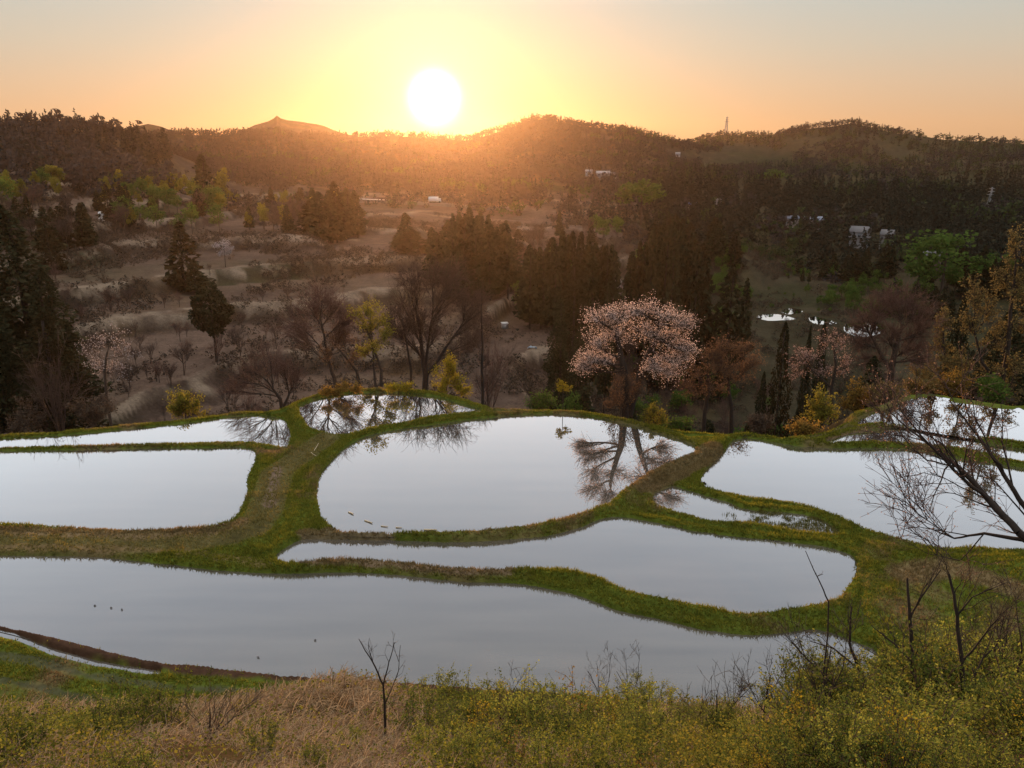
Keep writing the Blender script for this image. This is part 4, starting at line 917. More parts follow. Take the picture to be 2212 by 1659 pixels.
# ------------------------------------------------------------------ woods on the slopes
KIDX = {'cedar': 4, 'bare': 3, 'green': 3, 'gold': 3}
ZONES = [
 # name, column range, distance range, spacing, {kind: share}, height range, individual below this distance, gap threshold, phrase
 ('left ridge', (-320, 400), (375, 700), 7.5, {'cedar': .55, 'bare': .45}, (9, 16), 470, -.9, 'on the dark ridge at the left'),
 ('left wood', (-160, 300), (225, 400), 9.5, {'green': .35, 'gold': .25, 'bare': .25, 'cedar': .15}, (8, 13), 410, -.35, 'in the mixed wood below the left ridge'),
 ('mid left wood', (240, 770), (285, 470), 9.5, {'bare': .45, 'cedar': .27, 'gold': .16, 'green': .12}, (7, 12), 480, -.4, 'in the wood behind the terraced fields'),
 ('mid hill', (300, 1130), (440, 665), 7.5, {'bare': .62, 'cedar': .28, 'green': .10}, (7, 11), 0, -.42, 'on the middle hills'),
 ('centre hill', (330, 1500), (640, 1045), 7.5, {'bare': .72, 'cedar': .20, 'green': .08}, (6, 10), 0, -.45, 'on the hills under the sun'),
 ('right hill', (1330, 2420), (660, 1200), 8.2, {'bare': .55, 'green': .25, 'cedar': .20}, (6, 10), 0, -.12, 'on the hills at the right'),
 ('dark belt', (1400, 2420), (345, 670), 7.5, {'cedar': .82, 'green': .12, 'bare': .06}, (11, 17), 440, -.7, 'in the dark cedar belt below the right hills'),
 ('centre slope', (1060, 1400), (300, 620), 10.5, {'cedar': .45, 'bare': .38, 'green': .17}, (8, 14), 430, -.1, 'on the slope behind the middle groves'),
 ('valley trees', (1530, 1990), (298, 400), 5.6, {'green': .85, 'bare': .15}, (4.5, 7.5), 400, -.6, 'in the green valley behind the small ponds'),
 ('right valley side', (1900, 2420), (210, 345), 8.5, {'cedar': .55, 'green': .25, 'bare': .2}, (8, 14), 400, -.35, 'on the valley side right of the small ponds'),
 ('left scrub', (-120, 620), (86, 215), 7, {'bare': 1.0}, (3, 6.5), 400, .02, 'in the scrub below the left terraces'),
 ('right scrub', (1120, 2250), (84, 262), 7.2, {'bare': .55, 'green': .20, 'cedar': .25}, (5, 10), 400, -.3, 'on the slope falling away behind the right pond'),
]
COLN = {'cedar': 'dark cedar', 'bare': 'leafless brown tree', 'green': 'fresh green tree', 'gold': 'golden leaved tree'}
def build_woods():
    rng = RS(4242); far = {k: [] for k in KIDX}; count = {k: 0 for k in KIDX}; ind = []
    for zn, (x0, x1), (d0, d1), sp, mixk, (h0, h1), dind, gap, phrase in ZONES:
        a0, a1 = [math.atan((x-CX)/FP) for x in (x0, x1)]
        n = int((a1-a0)*(d1*d1-d0*d0)/2/sp/sp); D = np.sqrt(rng.uniform(d0*d0, d1*d1, n)); az = rng.uniform(a0, a1, n)
        X = D*np.sin(az); Y = D*np.cos(az)
        keep = fbm(X/70, Y/70, 81, 3) > gap
        X, Y, D = X[keep], Y[keep], D[keep]; Z = height(X, Y); H = rng.uniform(h0, h1, len(X))
        v = visible(X, Y, Z+H*.8)
        for k, (lv, p) in FPOLY.items(): v &= sdf(p, X, Y, 12) > (9 if zn != 'valley trees' else 3)
        # keep the small valley ponds in open view
        qx, qy = px_of(X, Y, Z+H); v &= ~((qx > 1625) & (qx < 1820) & (qy < 725) & (D < 300)&(D > 150) & (qy > 640))
        for k, (lv, p) in FPOLY.items():   # open water keeps its view of the sky
            c0 = p.mean(0); Dc = np.hypot(*c0); Dx = np.hypot(X, Y); dd = Dx-Dc; sd = np.hypot(X-c0[0]*Dx/Dc, Y-c0[1]*Dx/Dc)
            cap = (dd > 0) & (dd < 100) & (sd < 11); H = np.where(cap, np.minimum(H, (dd*.23+lv-Z)/1.05), H); v &= H > 1.5
        v &= ~((qx > 1625) & (qx < 1920) & (qy < 735) & (D < 262))
        bx_, by_ = px_of(X, Y, Z)
        v &= ~((qx > 1980) & (qx < 2060) & (qy < 505) & (D < 378)&(D>200)) & ~((qx > 1840) & (qx < 1940) & (qy < 465) & (D < 428) & (D > 380))
        if zn == 'left wood': v &= ~((bx_ > 190) & (by_ > 560)) & ~((bx_ > 190) & (bx_ < 250) & (by_ > 478) & (qy < 470))
        X, Y, D, Z, H = X[v], Y[v], D[v], Z[v], H[v]
        az_ = np.arctan2(X, Y); ks = list(mixk); cum = np.cumsum([mixk[k] for k in ks])
        cl = fbm(X/45, Y/45, 91, 2)*.75+.5+rng.uniform(-.3, .3, len(X)); kk = np.searchsorted(cum, np.clip(cl, 0, .999)*cum[-1])
        for i in range(len(X)):
            k = ks[min(kk[i], len(ks)-1)]
            if D[i] < dind: rel = (az_[i]-a0)/(a1-a0); ind.append((D[i], k, X[i], Y[i], Z[i], H[i], zn, phrase+('|, at its left end' if rel < .33 else '|, in its middle' if rel < .62 else '|, at its right end')))
            else: far[k].append((X[i], Y[i], Z[i], H[i]))
    ind.sort(key=lambda t: t[0])
    for D, k, X, Y, Z, H, zn, phrase in ind:
        if count[k] >= (170 if k == 'cedar' else 240): far[k].append((X, Y, Z, H)); continue
        count[k] += 1; i = rng.randint(0, KIDX[k]); w = H*rng.uniform(.85, 1.25)
        if k == 'cedar': w = H*rng.uniform(.95, 1.4)
        if k in ('green', 'gold'): w *= .95
        put(k, i, X, Y, H, w, COLN[k]+' '+phrase.replace('|', ''), COLN[k]+'s '+phrase.split('|')[0], rng.uniform(0, 6.28), Z)
    # distant woods merged by kind
    names = {'cedar': 'distant_cedar_forest', 'bare': 'distant_bare_forest', 'green': 'distant_green_forest', 'gold': 'distant_golden_forest'}
    mats = {'cedar': M_FARC, 'bare': M_FARB, 'green': M_FARG, 'gold': M_FARG}
    for k, L in far.items():
        if not L: continue
        L = np.array(L); VV = []; QQ = []; o = 0
        for g in range(5):
            S = L[g::5]
            if not len(S): continue
            if k == 'cedar': v, q = cedar_cloud(rng, 1, .18, 84, .0, .10, 1.0)
            else: v, q = broad_cloud(rng, 1, .46, 84, .04, .12, 10, .2)
            s = S[:, 3][:, None, None]; V = v[None]*s+np.stack([S[:, 0], S[:, 1], S[:, 2]], 1)[:, None, :]
            VV.append(V.reshape(-1, 3)); Q = q[None]+(np.arange(len(S))*len(v))[:, None, None]+o; QQ.append(Q.reshape(-1, 4)); o += V.shape[0]*V.shape[1]
        ob = mk(names[k], np.concatenate(VV), [np.concatenate(QQ)], mats[k]); tag(ob, None, None, None, 'stuff')
    print('woods', count, {k: len(v) for k, v in far.items()})
    # dry brush over the valley slopes
    n = 60000; D = np.sqrt(rng.uniform(74**2, 400**2, n)); az = rng.uniform(-.64, .64, n); X = D*np.sin(az); Y = D*np.cos(az)
    k = (fbm(X/18, Y/18, 95, 3) > -.12); Df = np.interp(az, FE_AZ, FE_D); k &= D > Df+2.5
    for kk, (lv, p) in FPOLY.items(): k &= sdf(p, X, Y, 12) > 1.5
    X, Y = X[k], Y[k]; Z = height(X, Y)
    e = 1.5; gx = (height(X+e, Y)-height(X-e, Y))/(2*e); gy = (height(X, Y+e)-height(X, Y-e))/(2*e); sl = np.hypot(gx, gy); D = np.hypot(X, Y)
    k = ((sl > .22) | (rng.uniform(size=len(X)) < .13+.5*(fbm(X/9, Y/9, 96, 2) > .12))) & visible(X, Y, Z+1.5); X, Y, Z, D = X[k], Y[k], Z[k], D[k]
    H = rng.uniform(.6, 2.0, len(X)); VV = []; QQ = []; o = 0
    for g in range(4):
        v, q = broad_cloud(rng, 1, .9, 46, -.25, .2, 7, .2); S = slice(g, None, 4); h = H[S][:, None, None]
        V = v[None]*h+np.stack([X[S], Y[S], Z[S]], 1)[:, None, :]; VV.append(V.reshape(-1, 3)); Q = q[None]+(np.arange(V.shape[0])*len(v))[:, None, None]+o; QQ.append(Q.reshape(-1, 4)); o += V.shape[0]*V.shape[1]
    ob = mk('dry_undergrowth', np.concatenate(VV), [np.concatenate(QQ)], M_BRUSH); tag(ob, None, None, None, 'stuff')
build_woods()

# ------------------------------------------------------------------ grass on banks, straw, low cover and shrubs on the near slope
def in_pond(X, Y, reach=3.0):
    m = np.full(X.shape, 1e3)
    for k, (lv, p) in POLY.items(): m = np.minimum(m, sdf(p, X, Y, reach))
    return m
def build_grass():
    rng = RS(7); m = tintmat('grass_blades', 3.0, .25, 0, .55)
    n = 640000; D = np.sqrt(rng.uniform(23.5**2, 74**2, n)); az = rng.uniform(-.76, .76, n); Df = np.interp(az, FE_AZ, FE_D); k = D < Df+2.0; D, az = D[k], az[k]
    X = D*np.sin(az); Y = D*np.cos(az); d = in_pond(X, Y); k = (d > .02) & ((d < 2.2) | (rng.uniform(size=len(d)) < .5)); X, Y, d = X[k], Y[k], d[k]
    Z = height(X, Y); AZ = np.arctan2(X, Y); D = np.hypot(X, Y)
    nn = fbm(X/4, Y/4, 61, 4)+.35*fbm(X/1.1, Y/1.1, 62, 3); dry = sstep(.10, .7, nn+rng.normal(size=len(X))*.15)
    # worn path and turned earth stay thin
    P = [(700,950),(650,985),(600,1020),(585,1060),(570,1110),(540,1145),(430,1165),(300,1170),(150,1168),(-200,1160)]; thin = np.ones(len(X))
    def line(P, w, z):
        P = np.array(P, float); x, y = on_plane(P[:, 0], P[:, 1], z); dm = np.full(len(X), 1e3)
        for i in range(len(x)-1):
            ex, ey = x[i+1]-x[i], y[i+1]-y[i]; t = np.clip(((X-x[i])*ex+(Y-y[i])*ey)/(ex*ex+ey*ey), 0, 1); dm = np.minimum(dm, np.hypot(X-x[i]-t*ex, Y-y[i]-t*ey))
        return dm < w
    pth = line(P, 1.2, .4); earth = line([(-200,1315),(0,1355),(104,1385),(208,1408),(347,1438),(520,1456),(700,1470),(860,1477),(1040,1486)], .5, .1)
    dl = line([(660,1206),(780,1207),(860,1213),(1020,1228),(1090,1226)], .55, .4) | line([(-200,1143),(140,1147),(312,1152),(470,1143),(520,1128)], .5, .3) | line([(655,1148),(720,1148),(830,1152)], .4, .45) | line([(1960,1240),(2050,1225),(2130,1250),(2212,1280)], 1.1, .4) | line([(1395,1045),(1440,1020),(1500,990),(1545,972)], 1.2, .45)
    bare = line([(-60,1400),(69,1425),(191,1458),(278,1472),(382,1486),(521,1491),(640,1500)], .28, .2) | line([(-60,1460),(69,1482),(174,1507),(278,1520),(365,1524),(470,1528)], .28, .2) | (sdf(POLY['K'][1], X, Y, 2) < .22)
    k = ~(bare & (rng.uniform(size=len(X)) < .9)) & ~(earth & (rng.uniform(size=len(X)) < .96)) & ~(pth & (rng.uniform(size=len(X)) < .65)); dry = np.where(dl, np.maximum(dry, .85), dry); dry = np.where(pth, np.maximum(dry, .5), dry)
    X, Y, Z, D, dry = X[k], Y[k], Z[k], D[k], dry[k]
    reps = 3; X = np.repeat(X, reps)+rng.normal(size=len(X)*reps)*.05; Y = np.repeat(Y, reps)+rng.normal(size=len(Y)*reps)*.05; Z = np.repeat(Z, reps); D = np.repeat(D, reps); dry = np.repeat(dry, reps)
    h = rng.uniform(.05, .16, len(X))*(1+.5*(fbm(X/1.5, Y/1.5, 97, 2) > .15)); v, f = bladesq(np.stack([X, Y, Z-.02], 1), h, .012+.0004*D, rng, .45)
    t = rng.uniform(size=len(X))[:, None]
    g = np.array([.080, .100, .015])*(1-t)+np.array([.250, .240, .032])*t; dc = np.array([.15, .105, .05])*(1-t)+np.array([.30, .21, .11])*t
    c = g*(1-dry[:, None])+dc*dry[:, None]
    o = mk('grass', v, [f], m, colors=np.repeat(c, 3, 0)); tag(o, None, None, None, 'stuff'); print('grass', len(X))
    # weeds standing in the shallow right of the little pond
    lv, p = POLY['H']; n = 9000; x, y = rng.uniform(p[:, 0].min(), p[:, 0].max(), n), rng.uniform(p[:, 1].min(), p[:, 1].max(), n); d = sdf(p, x, y)
    qx, qy = px_of(x, y, lv); k = (d < 0) & (qx > 1590+rng.normal(size=n)*14) & ((fbm(x/.8, y/.8, 5, 3) > -.15+.25*(qx > 1700)) | (qy > 1130)); x, y = x[k], y[k]
    x = np.repeat(x, 4)+rng.normal(size=4*len(x))*.06; y = np.repeat(y, 4)+rng.normal(size=len(x))*.06
    v, f = bladesq(np.stack([x, y, np.full(len(x), lv-.03)], 1), rng.uniform(.06, .24, len(x)), .02, rng, .5)
    t = rng.uniform(size=len(x))[:, None]; c = np.array([.09, .10, .02])*(1-t)+np.array([.20, .17, .05])*t
    o = mk('marsh_grass', v, [f], m, colors=np.repeat(c, 3, 0)); tag(o, None, None, None, 'stuff')
    # near slope: leafy ground cover and straw
    n = 420000; D = np.concatenate([np.sqrt(rng.uniform(2.0**2, 25.5**2, n-90000)), rng.uniform(2.0, 9, 90000)]); az = rng.uniform(-.95, .95, n); X = D*np.sin(az); Y = D*np.cos(az); k = in_pond(X, Y) > .1; X, Y, D = X[k], Y[k], D[k]
    g = fbm(X/1.8, Y/1.8, 111, 3); k = g > rng.normal(size=len(X))*.06+.04; X, Y, D, g = X[k], Y[k], D[k], g[k]
    mound = np.hypot((X-MOUND[0])/2.2, (Y-MOUND[1])/2.6); pxx = CX+FP*X/(np.maximum(Y, 1)*.96+.28*8); sm = (pxx > 380) & (pxx < 900) & (D < 17); k = ((mound > 1.0) & ~sm) | (rng.uniform(size=len(X)) < .22); X, Y, D, g = X[k], Y[k], D[k], g[k]; k_ = slice(None)
    Z = height(X, Y); C = np.stack([X, Y, Z+rng.uniform(.0, 1, len(X))**1.5*(.08+.34*np.clip(g[k_]*2.2, 0, 1)+.10)], 1)
    v, q = leafq(C, rng.uniform(.035, .07, len(X))*np.clip(D/13, .42, 1), rng, .75, .25); t = rng.uniform(size=len(X))[:, None]
    yl = (fbm(X/2.5, Y/2.5, 112, 2) > .2)[:, None]*.4
    c = np.array([.035, .050, .010])*(1-t)+np.array([.19, .20, .035])*t; c = c*(1-yl*t)+np.array([.24, .19, .04])*yl*t
    o = mk('leafy_groundcover', v, [q], m, colors=np.repeat(c, 4, 0)); tag(o, None, None, None, 'stuff')
    n = 230000; D = np.concatenate([np.sqrt(rng.uniform(2.5**2, 24**2, n-50000)), rng.uniform(2.0, 9, 50000)]); az = rng.uniform(-.95, .95, n); X = D*np.sin(az); Y = D*np.cos(az)
    mound = np.hypot((X-MOUND[0])/2.3, (Y-MOUND[1])/2.8); g = fbm(X/2.2, Y/2.2, 121, 3); k = (mound < 1.1) | ((np.abs(X/np.maximum(Y, 1)+.26) < .15) & (Y < 16)) | (g > -.08+rng.normal(size=len(X))*.10); k &= in_pond(X, Y) > .3; X, Y = X[k], Y[k]
    Z = height(X, Y); n = len(X); a = rng.uniform(0, 6.28, n); near_ = np.clip(np.hypot(X, Y)/12, .45, 1); L = rng.uniform(.10, .42, n)*near_; e = rng.uniform(-.2, .75, n)
    P0 = np.stack([X, Y, Z+rng.uniform(0, .12, n)], 1); d = np.stack([np.cos(a)*np.cos(e), np.sin(a)*np.cos(e), np.sin(e)], 1)*L[:, None]; P1 = P0+d*.5+np.array([0, 0, .02]); P2 = P0+d-np.array([[0, 0, 1.]])*(L*.12)[:, None]
    s = np.stack([-np.sin(a), np.cos(a), 0*a+.3], 1)*(rng.uniform(.003, .007, n)*near_)[:, None]
    V = np.stack([P0-s, P0+s, P1+s, P1-s, P2+s*.6, P2-s*.6], 1).reshape(-1, 3); b = np.arange(n)[:, None]*6
    F = np.concatenate([b+np.array([[0, 1, 2, 3]]), b+np.array([[3, 2, 4, 5]])]); t = rng.uniform(size=n)[:, None]
    c = np.array([.11, .070, .042])*(1-t)+np.array([.43, .34, .22])*t
    o = mk('dry_straw_litter', V, [F], m, colors=np.repeat(c, 6, 0)); tag(o, None, None, None, 'stuff')
build_grass()

def shrub_proto(seed, name, leafm, n, H, R, nl, size, label):
    rng = RS(seed); root = empty(name); tips = []; w = Wood()
    for _ in range(n):
        a = rng.uniform(0, 6.28); r = rng.uniform(0, .18); rr = R*rng.uniform(.2, 1); h = H*rng.uniform(.55, 1.05)*(1-.3*rr/R)
        S = curve((r*math.cos(a), r*math.sin(a), -.1), (rr*math.cos(a+rng.normal()*.4), rr*math.sin(a+rng.normal()*.4), h), 6, rng, .12, .05); w.line(S, .009, .003)
        for _ in range(7):
            k = rng.uniform(.25, .999)*6; i = int(k); b = S[i]*(1-(k-i))+S[i+1]*(k-i); d = rng.normal(size=3)*.7+np.array([math.cos(a)*.4, math.sin(a)*.4, .6]); d /= np.linalg.norm(d)
            e = b+d*rng.uniform(.12, .35); w.line(np.array([b, (b+e)/2+rng.normal(size=3)*.02, e]), .004, .002)
            for t in np.linspace(.2, 1.05, 6): tips.append(b*(1-t)+e*t)
        for t in np.linspace(2.5, 6, 8): i = min(int(t), 5); tips.append(S[i]*(1-(t-i))+S[i+1]*(t-i))
    v, q = w.mesh(3); mk('stems', v, [q], TWIG, root)
    tips = np.array(tips); C = tips[rng.randint(0, len(tips), nl)]+rng.normal(size=(nl, 3))*.028
    v, q = leafq(C, size*rng.uniform(.5, 1.35, nl), rng, .62, .15); mk('leaves', v, [q], leafm, root); root.location = (0, 0, -500)
    root['label'] = label; root['category'] = 'shrub'
    return root
def build_shrubs():
    rng = RS(77)
    lab = {'a': 'yellow green leafy shrub', 'b': 'dark green leafy shrub', 'c': 'sparse upright shrub with yellow leaf tips', 'd': 'thin stemmed orange tinged shrub'}
    mats = {'a': M_BUSH, 'b': M_BUSHG, 'c': M_YEL, 'd': M_ORG}
    protos = {k: [shrub_proto(200+10*i+j, 'leafy_shrub', mats[k], (16, 15, 9, 10)[i], (1.2, 1.1, 1.3, 1.2)[i], (.7, .75, .35, .5)[i], (3000, 2600, 800, 900)[i], (.036, .038, .034, .032)[i], lab[k]) for j in range(2)] for i, k in enumerate('abcd')}
    used = set(); cnt = 0
    def put_shrub(k, X, Y, s, where):
        nonlocal cnt
        j = rng.randint(0, 2); p = protos[k][j]; z = float(height(np.array([X]), np.array([Y]))[0])-.05
        L = lab[k]+where; g = lab[k].replace('shrub', 'shrubs', 1)+(' on the near slope' if 'row' in where else ' at the end of the near pond'); rz = rng.uniform(0, 6.28); sc = (s*rng.uniform(.9, 1.15),)*2+(s*rng.uniform(.85, 1.2),)
        if (k, j) in used: copy_thing(p, (X, Y, z), rz, sc, L, 'shrub', g)
        else: used.add((k, j)); p.location = (X, Y, z); p.rotation_euler = (0, 0, rz); p.scale = sc; tag(p, L, 'shrub', g)
        cnt += 1
    # rows along the slope; picture columns, top row of leaves, distance
    for x in np.arange(-60, 2400, 34):
        for D in (5.2, 7.2, 9.3, 11.8, 15., 19.):
            if x > 1620: pr, smin, smax = .9, .5, 1.12
            elif x > 1450: pr, smin, smax = .8, .5, .85
            elif x > 950: pr, smin, smax = .8, .5, .9
            else: pr, smin, smax = .55, .35, .75
            if D > 12 and x < 1400: pr *= .45; smax *= .7; smin *= .8
            if D > 16 and x < 1750: continue
            if D < 8: smax *= .72; smin *= .72
            if D < 6: smax *= .7; smin *= .7
            if rng.rand() > pr*.8: continue
            px = x+rng.uniform(-20, 20); d = D*rng.uniform(.9, 1.1); X, Y = at_dist(px, d, 1560)
            if math.hypot((X-MOUND[0])/1.9, (Y-MOUND[1])/2.2) < 1 and rng.rand() < .8: continue
            if 400 < px < 900 and D < 16 and rng.rand() < .78: continue
            s = rng.uniform(smin, smax)
            if 1450 < x < 1700: s *= .75
            u = rng.rand(); k = 'a' if u < .48 else 'b' if u < .78 else 'c' if u < .94 else 'd'
            cols = [(220, 'below the mud bank'), (430, 'left of the straw mound'), (880, 'on the straw mound'), (1180, 'right of the straw mound'), (1450, 'below the fine twin saplings'), (1680, 'left end of the right thicket'), (1900, 'below the leaning sapling'), (2090, 'around the tall saplings'), (9999, 'at the right edge')]
            where = (', back row, ' if D > 11 else ', middle row, ' if D > 8 else ', front row, ')+next(c for e, c in cols if px < e)
            put_shrub(k, float(X), float(Y), s, where)
    # bank side clumps on the low ground at the right
    for x, y, D, s, k in [(1820,1400,30,1.3,'b'),(1880,1360,31,1.2,'b'),(1950,1390,29,1.4,'a'),(2040,1360,30,1.2,'b'),(2120,1350,29,1.3,'a'),(2190,1330,30,1.5,'b'),(1790,1420,27,1.0,'a'),(2200,1240,36,1.2,'b'),(1900,1470,24,1.6,'a'),(2010,1460,23,1.7,'a'),(2110,1440,22,1.6,'d'),(2190,1420,21,1.8,'a'),(1820,1500,22,1.6,'a'),(1740,1530,21,1.4,'d')]:
        X, Y = at_dist(x, D, y); put_shrub(k, float(X), float(Y), s, ' on the low ground '+('behind the tall saplings' if x > 1960 else 'at the end of the near pond'))
    print('shrubs', cnt)
build_shrubs()

# ------------------------------------------------------------------ small man made things
def box(cx, cy, cz, sx, sy, sz, rz=0):
    V = np.array([(x, y, z) for z in (-.5, .5) for x, y in ((-.5, -.5), (.5, -.5), (.5, .5), (-.5, .5))])*np.array([sx, sy, sz])
    c, s = math.cos(rz), math.sin(rz); V = V@np.array([[c, s, 0], [-s, c, 0], [0, 0, 1]])+np.array([cx, cy, cz])
    return V, np.array([(0, 3, 2, 1), (4, 5, 6, 7), (0, 1, 5, 4), (1, 2, 6, 5), (2, 3, 7, 6), (3, 0, 4, 7)])
def mkp(name, parts, mat, parent=None):
    v, f = join(parts); return mk(name, v, f, mat, parent)
M_WHITE = solid('white_paint', (.75, .75, .74), (.6, .6, .6), .5, 2); M_HW = solid('weathered_white_wall', (.34, .33, .34), (.22, .22, .23), .8, 1); M_ROOF = solid('slate_blue_roof_metal', (.22, .25, .32), (.16, .18, .24), .4, 2, .3); M_ROOF2 = solid('grey_tile_roof', (.16, .15, .15), (.10, .10, .11), .7, 3)
M_WALL = solid('pale_plaster', (.28, .26, .25), (.17, .16, .155), .9, 1.5); M_GLASS = solid('dark_window_glass', (.03, .035, .04), None, .15, 1, 0, .6); M_WOODW = solid('weathered_board', (.13, .09, .065), (.08, .055, .04), .9, 3)
M_STEEL = solid('galvanised_steel', (.35, .35, .36), (.25, .25, .26), .5, 2, .6); M_TYRE = solid('black_rubber', (.02, .02, .02)); M_POLE = solid('bleached_bamboo', (.62, .50, .34), (.45, .36, .24), .7, 5)
def ground_at(px, py, D=None):
    if D is None: D = hit(px, py)
    X, Y = at_dist(px, D, py); return float(X), float(Y), float(height(np.array([X]), np.array([Y]))[0]), D
def gable(L, W, h, rise, over=.5):
    a, b = L/2+over, W/2+over; t = .22
    V = []; 
    for zz in (0, t): V += [(-a, -b, h+zz-.1), (a, -b, h+zz-.1), (a, 0, h+rise+zz), (-a, 0, h+rise+zz), (a, b, h+zz-.1), (-a, b, h+zz-.1)]
    F = np.array([(0, 1, 2, 3), (3, 2, 4, 5), (6, 9, 8, 7), (9, 11, 10, 8), (0, 6, 7, 1), (5, 4, 10, 11), (1, 7, 8, 2), (2, 8, 10, 4), (0, 3, 9, 6), (3, 5, 11, 9)])
    return np.array(V, float), F
def house(px, py, wpx, hpx, label, group, roofm, wallm=None, D=None, two=False, lift=0):
    X, Y, z, D = ground_at(px, py, D); L = wpx*D/FP; H = hpx*D/FP; W = L*.7; wallm = wallm or M_WALL
    r = empty('house', (X, Y, z+lift), -math.atan2(X, Y)+(px*.37 % .5)-.25); tag(r, label, 'house', group)
    h = H*.62; g = H*.36
    gv = np.array([(-L/2, -W/2, -3), (L/2, -W/2, -3), (L/2, W/2, -3), (-L/2, W/2, -3), (-L/2, -W/2, h), (L/2, -W/2, h), (L/2, W/2, h), (-L/2, W/2, h), (-L/2, 0, h+g*.9), (L/2, 0, h+g*.9)])
    mk('wall', gv, [np.array([(0, 1, 5, 4), (2, 3, 7, 6)]), np.array([(1, 2, 6, 9, 5), (3, 0, 4, 8, 7)])], wallm, r)
    v, f = gable(L, W, h, g, L*.06); mk('roof', v, [f], roofm, r)
    for k in range(3): mkp('window', [box(-L*.3+k*L*.3, -W/2-.03, h*.62, L*.16, .08, h*.3)], M_GLASS, r)
    mkp('door', [box(L*.1, -W/2-.03, h*.18, L*.1, .08, h*.36)], M_WOODW, r)
    if two:
        v, f = gable(L*1.15, W*1.25, h*.48, .3, .2); mk('lower_roof', v, [f], roofm, r)
    return r
def build_manmade():
    g = 'farmhouses of the hamlets across the valley'
    house(1864, 452, 34, 30, 'white and grey farmhouse with a bright upper roof deep in the dark cedars', g, M_ROOF2, M_HW, 430, True, 4)
    house(1923, 462, 22, 26, 'grey roofed farmhouse with white gable right of the bright roofed one', g, M_ROOF2, M_WALL, 430, False, 4)
    house(2022, 502, 30, 22, 'grey farmhouse half hidden behind the big round green tree', g, M_ROOF2, M_WOODW, 380, False, 5)
    house(1716, 434, 22, 12, 'small blue roofed house left of the wide pale roof', g, M_ROOF, M_WALL, 470, False, 5)
    house(1762, 432, 32, 16, 'low house with a wide pale blue roof among the cedars', g, M_ROOF, M_WALL, 470, False, 5)
    house(1553, 411, 12, 12, 'tiny white walled house above the dark belt', g, M_ROOF2, M_HW, 520, False, 4)
    house(1497, 422, 15, 8, 'tiny house with a bright blue roof left of the white walled one', g, solid('bright_blue_roof_metal', (.12, .17, .42), (.10, .14, .34), .4), M_WALL, 500, False, 4)
    house(1464, 338, 9, 8, 'tiny white house alone high on the right hill flank', g, M_HW, M_HW, None)
    house(1302, 388, 26, 12, 'long white building in the small hamlet on the hill behind the groves', g, M_HW, M_HW, None, False, 2)
    house(1272, 381, 14, 8, 'small white building left of the long one on the hill', g, M_HW, M_HW, None, False, 2)
    house(1324, 386, 18, 8, 'grey roofed building right of the long white one on the hill', g, M_ROOF2, M_HW, None, False, 2)
    house(1346, 383, 7, 7, 'tiny white hut at the right end of the hill hamlet', g, M_HW, M_HW, None, False, 2)
    # truck and road
    X, Y, z, D = ground_at(937, 440)
    pts = []
    for px in np.arange(700, 1130, 12):
        a, te = az_tan(px, 440+6*math.sin(px/130.)); d = D+4*math.sin(px/90.); x, y = d*math.sin(a), d*math.cos(a); pts.append((x, y))
    pts = np.array(pts); zc = height(pts[:, 0], pts[:, 1]); zc = np.convolve(np.pad(zc, 3, 'edge'), np.ones(7)/7, 'valid')+.9
    tn = np.gradient(pts, axis=0); tn /= np.linalg.norm(tn, axis=1)[:, None]; nn = np.stack([-tn[:, 1], tn[:, 0]], 1)
    A = np.concatenate([pts-nn*3.2, zc[:, None]], 1); B = np.concatenate([pts+nn*3.2, zc[:, None]+.3], 1); n = len(pts)
    A2 = A-np.array([0, 2.5, 3.]); B2 = B+np.array([0, 2.5, -3.])
    V = np.concatenate([A2, A, B, B2]); i = np.arange(n-1); F = [np.stack([i+k*n, i+1+k*n, i+1+(k+1)*n, i+(k+1)*n], 1) for k in range(3)]
    tag(mk('road', V, [np.concatenate(F)], solid('asphalt_road_on_its_bank', (.085, .075, .065), (.055, .05, .045), .9, .5)), None, None, None, 'structure')
    j = int(np.argmin(np.abs(np.array([px_of(p[0], p[1], q)[0] for p, q in zip(pts, zc)])-937))); ang = math.atan2(tn[j, 1], tn[j, 0])
    t = empty('box_truck', (pts[j, 0], pts[j, 1], zc[j]+.18), ang); tag(t, 'white box truck driving along the valley road below the sun', 'truck')
    s = 26*D/FP; mkp('cargo_box', [box(-.12*s, 0, 2.1, .78*s, 2.4, 2.6)], M_WHITE, t); cabp = mkp('cab', [box(.38*s, 0, 1.5, .18*s, 2.2, 1.9), box(.30*s, 0, .75, .36*s, 2.0, .4)], M_WHITE, t)
    mkp('windscreen', [box(.475*s, 0, 1.9, .05, 1.9, .8)], M_GLASS, t)
    for xx in (-.35*s, .36*s):
        for yy in (-1.05, 1.05):
            a = np.arange(16)*math.pi/8; V = np.concatenate([np.stack([xx+.5*np.cos(a), np.full(16, yy+dy), .45+.5*np.sin(a)], 1) for dy in (-.15, .15)]); F = np.stack([np.arange(16), (np.arange(16)+1) % 16, (np.arange(16)+1) % 16+16, np.arange(16)+16], 1)
            mk('wheel', V, [F, np.arange(16)[None, ::-1], np.arange(16, 32)[None, :]], M_TYRE, t)
    # guard rail
    sel = [k for k in range(n) if 770 < px_of(pts[k, 0], pts[k, 1], zc[k])[0] < 850]
    gr = empty('guardrail', (pts[sel[0], 0], pts[sel[0], 1], zc[sel[0]])); tag(gr, 'white roadside guardrail left of the truck on the valley road', 'guardrail'); o = np.array(gr.location)
    Pg = np.concatenate([pts[sel]-nn[sel]*3.0, zc[sel][:, None]+.7], 1)-o; w = Wood(); w.line(Pg, .16, .16); v, q = w.mesh(4); mk('rail', v, [q], M_WHITE, gr)
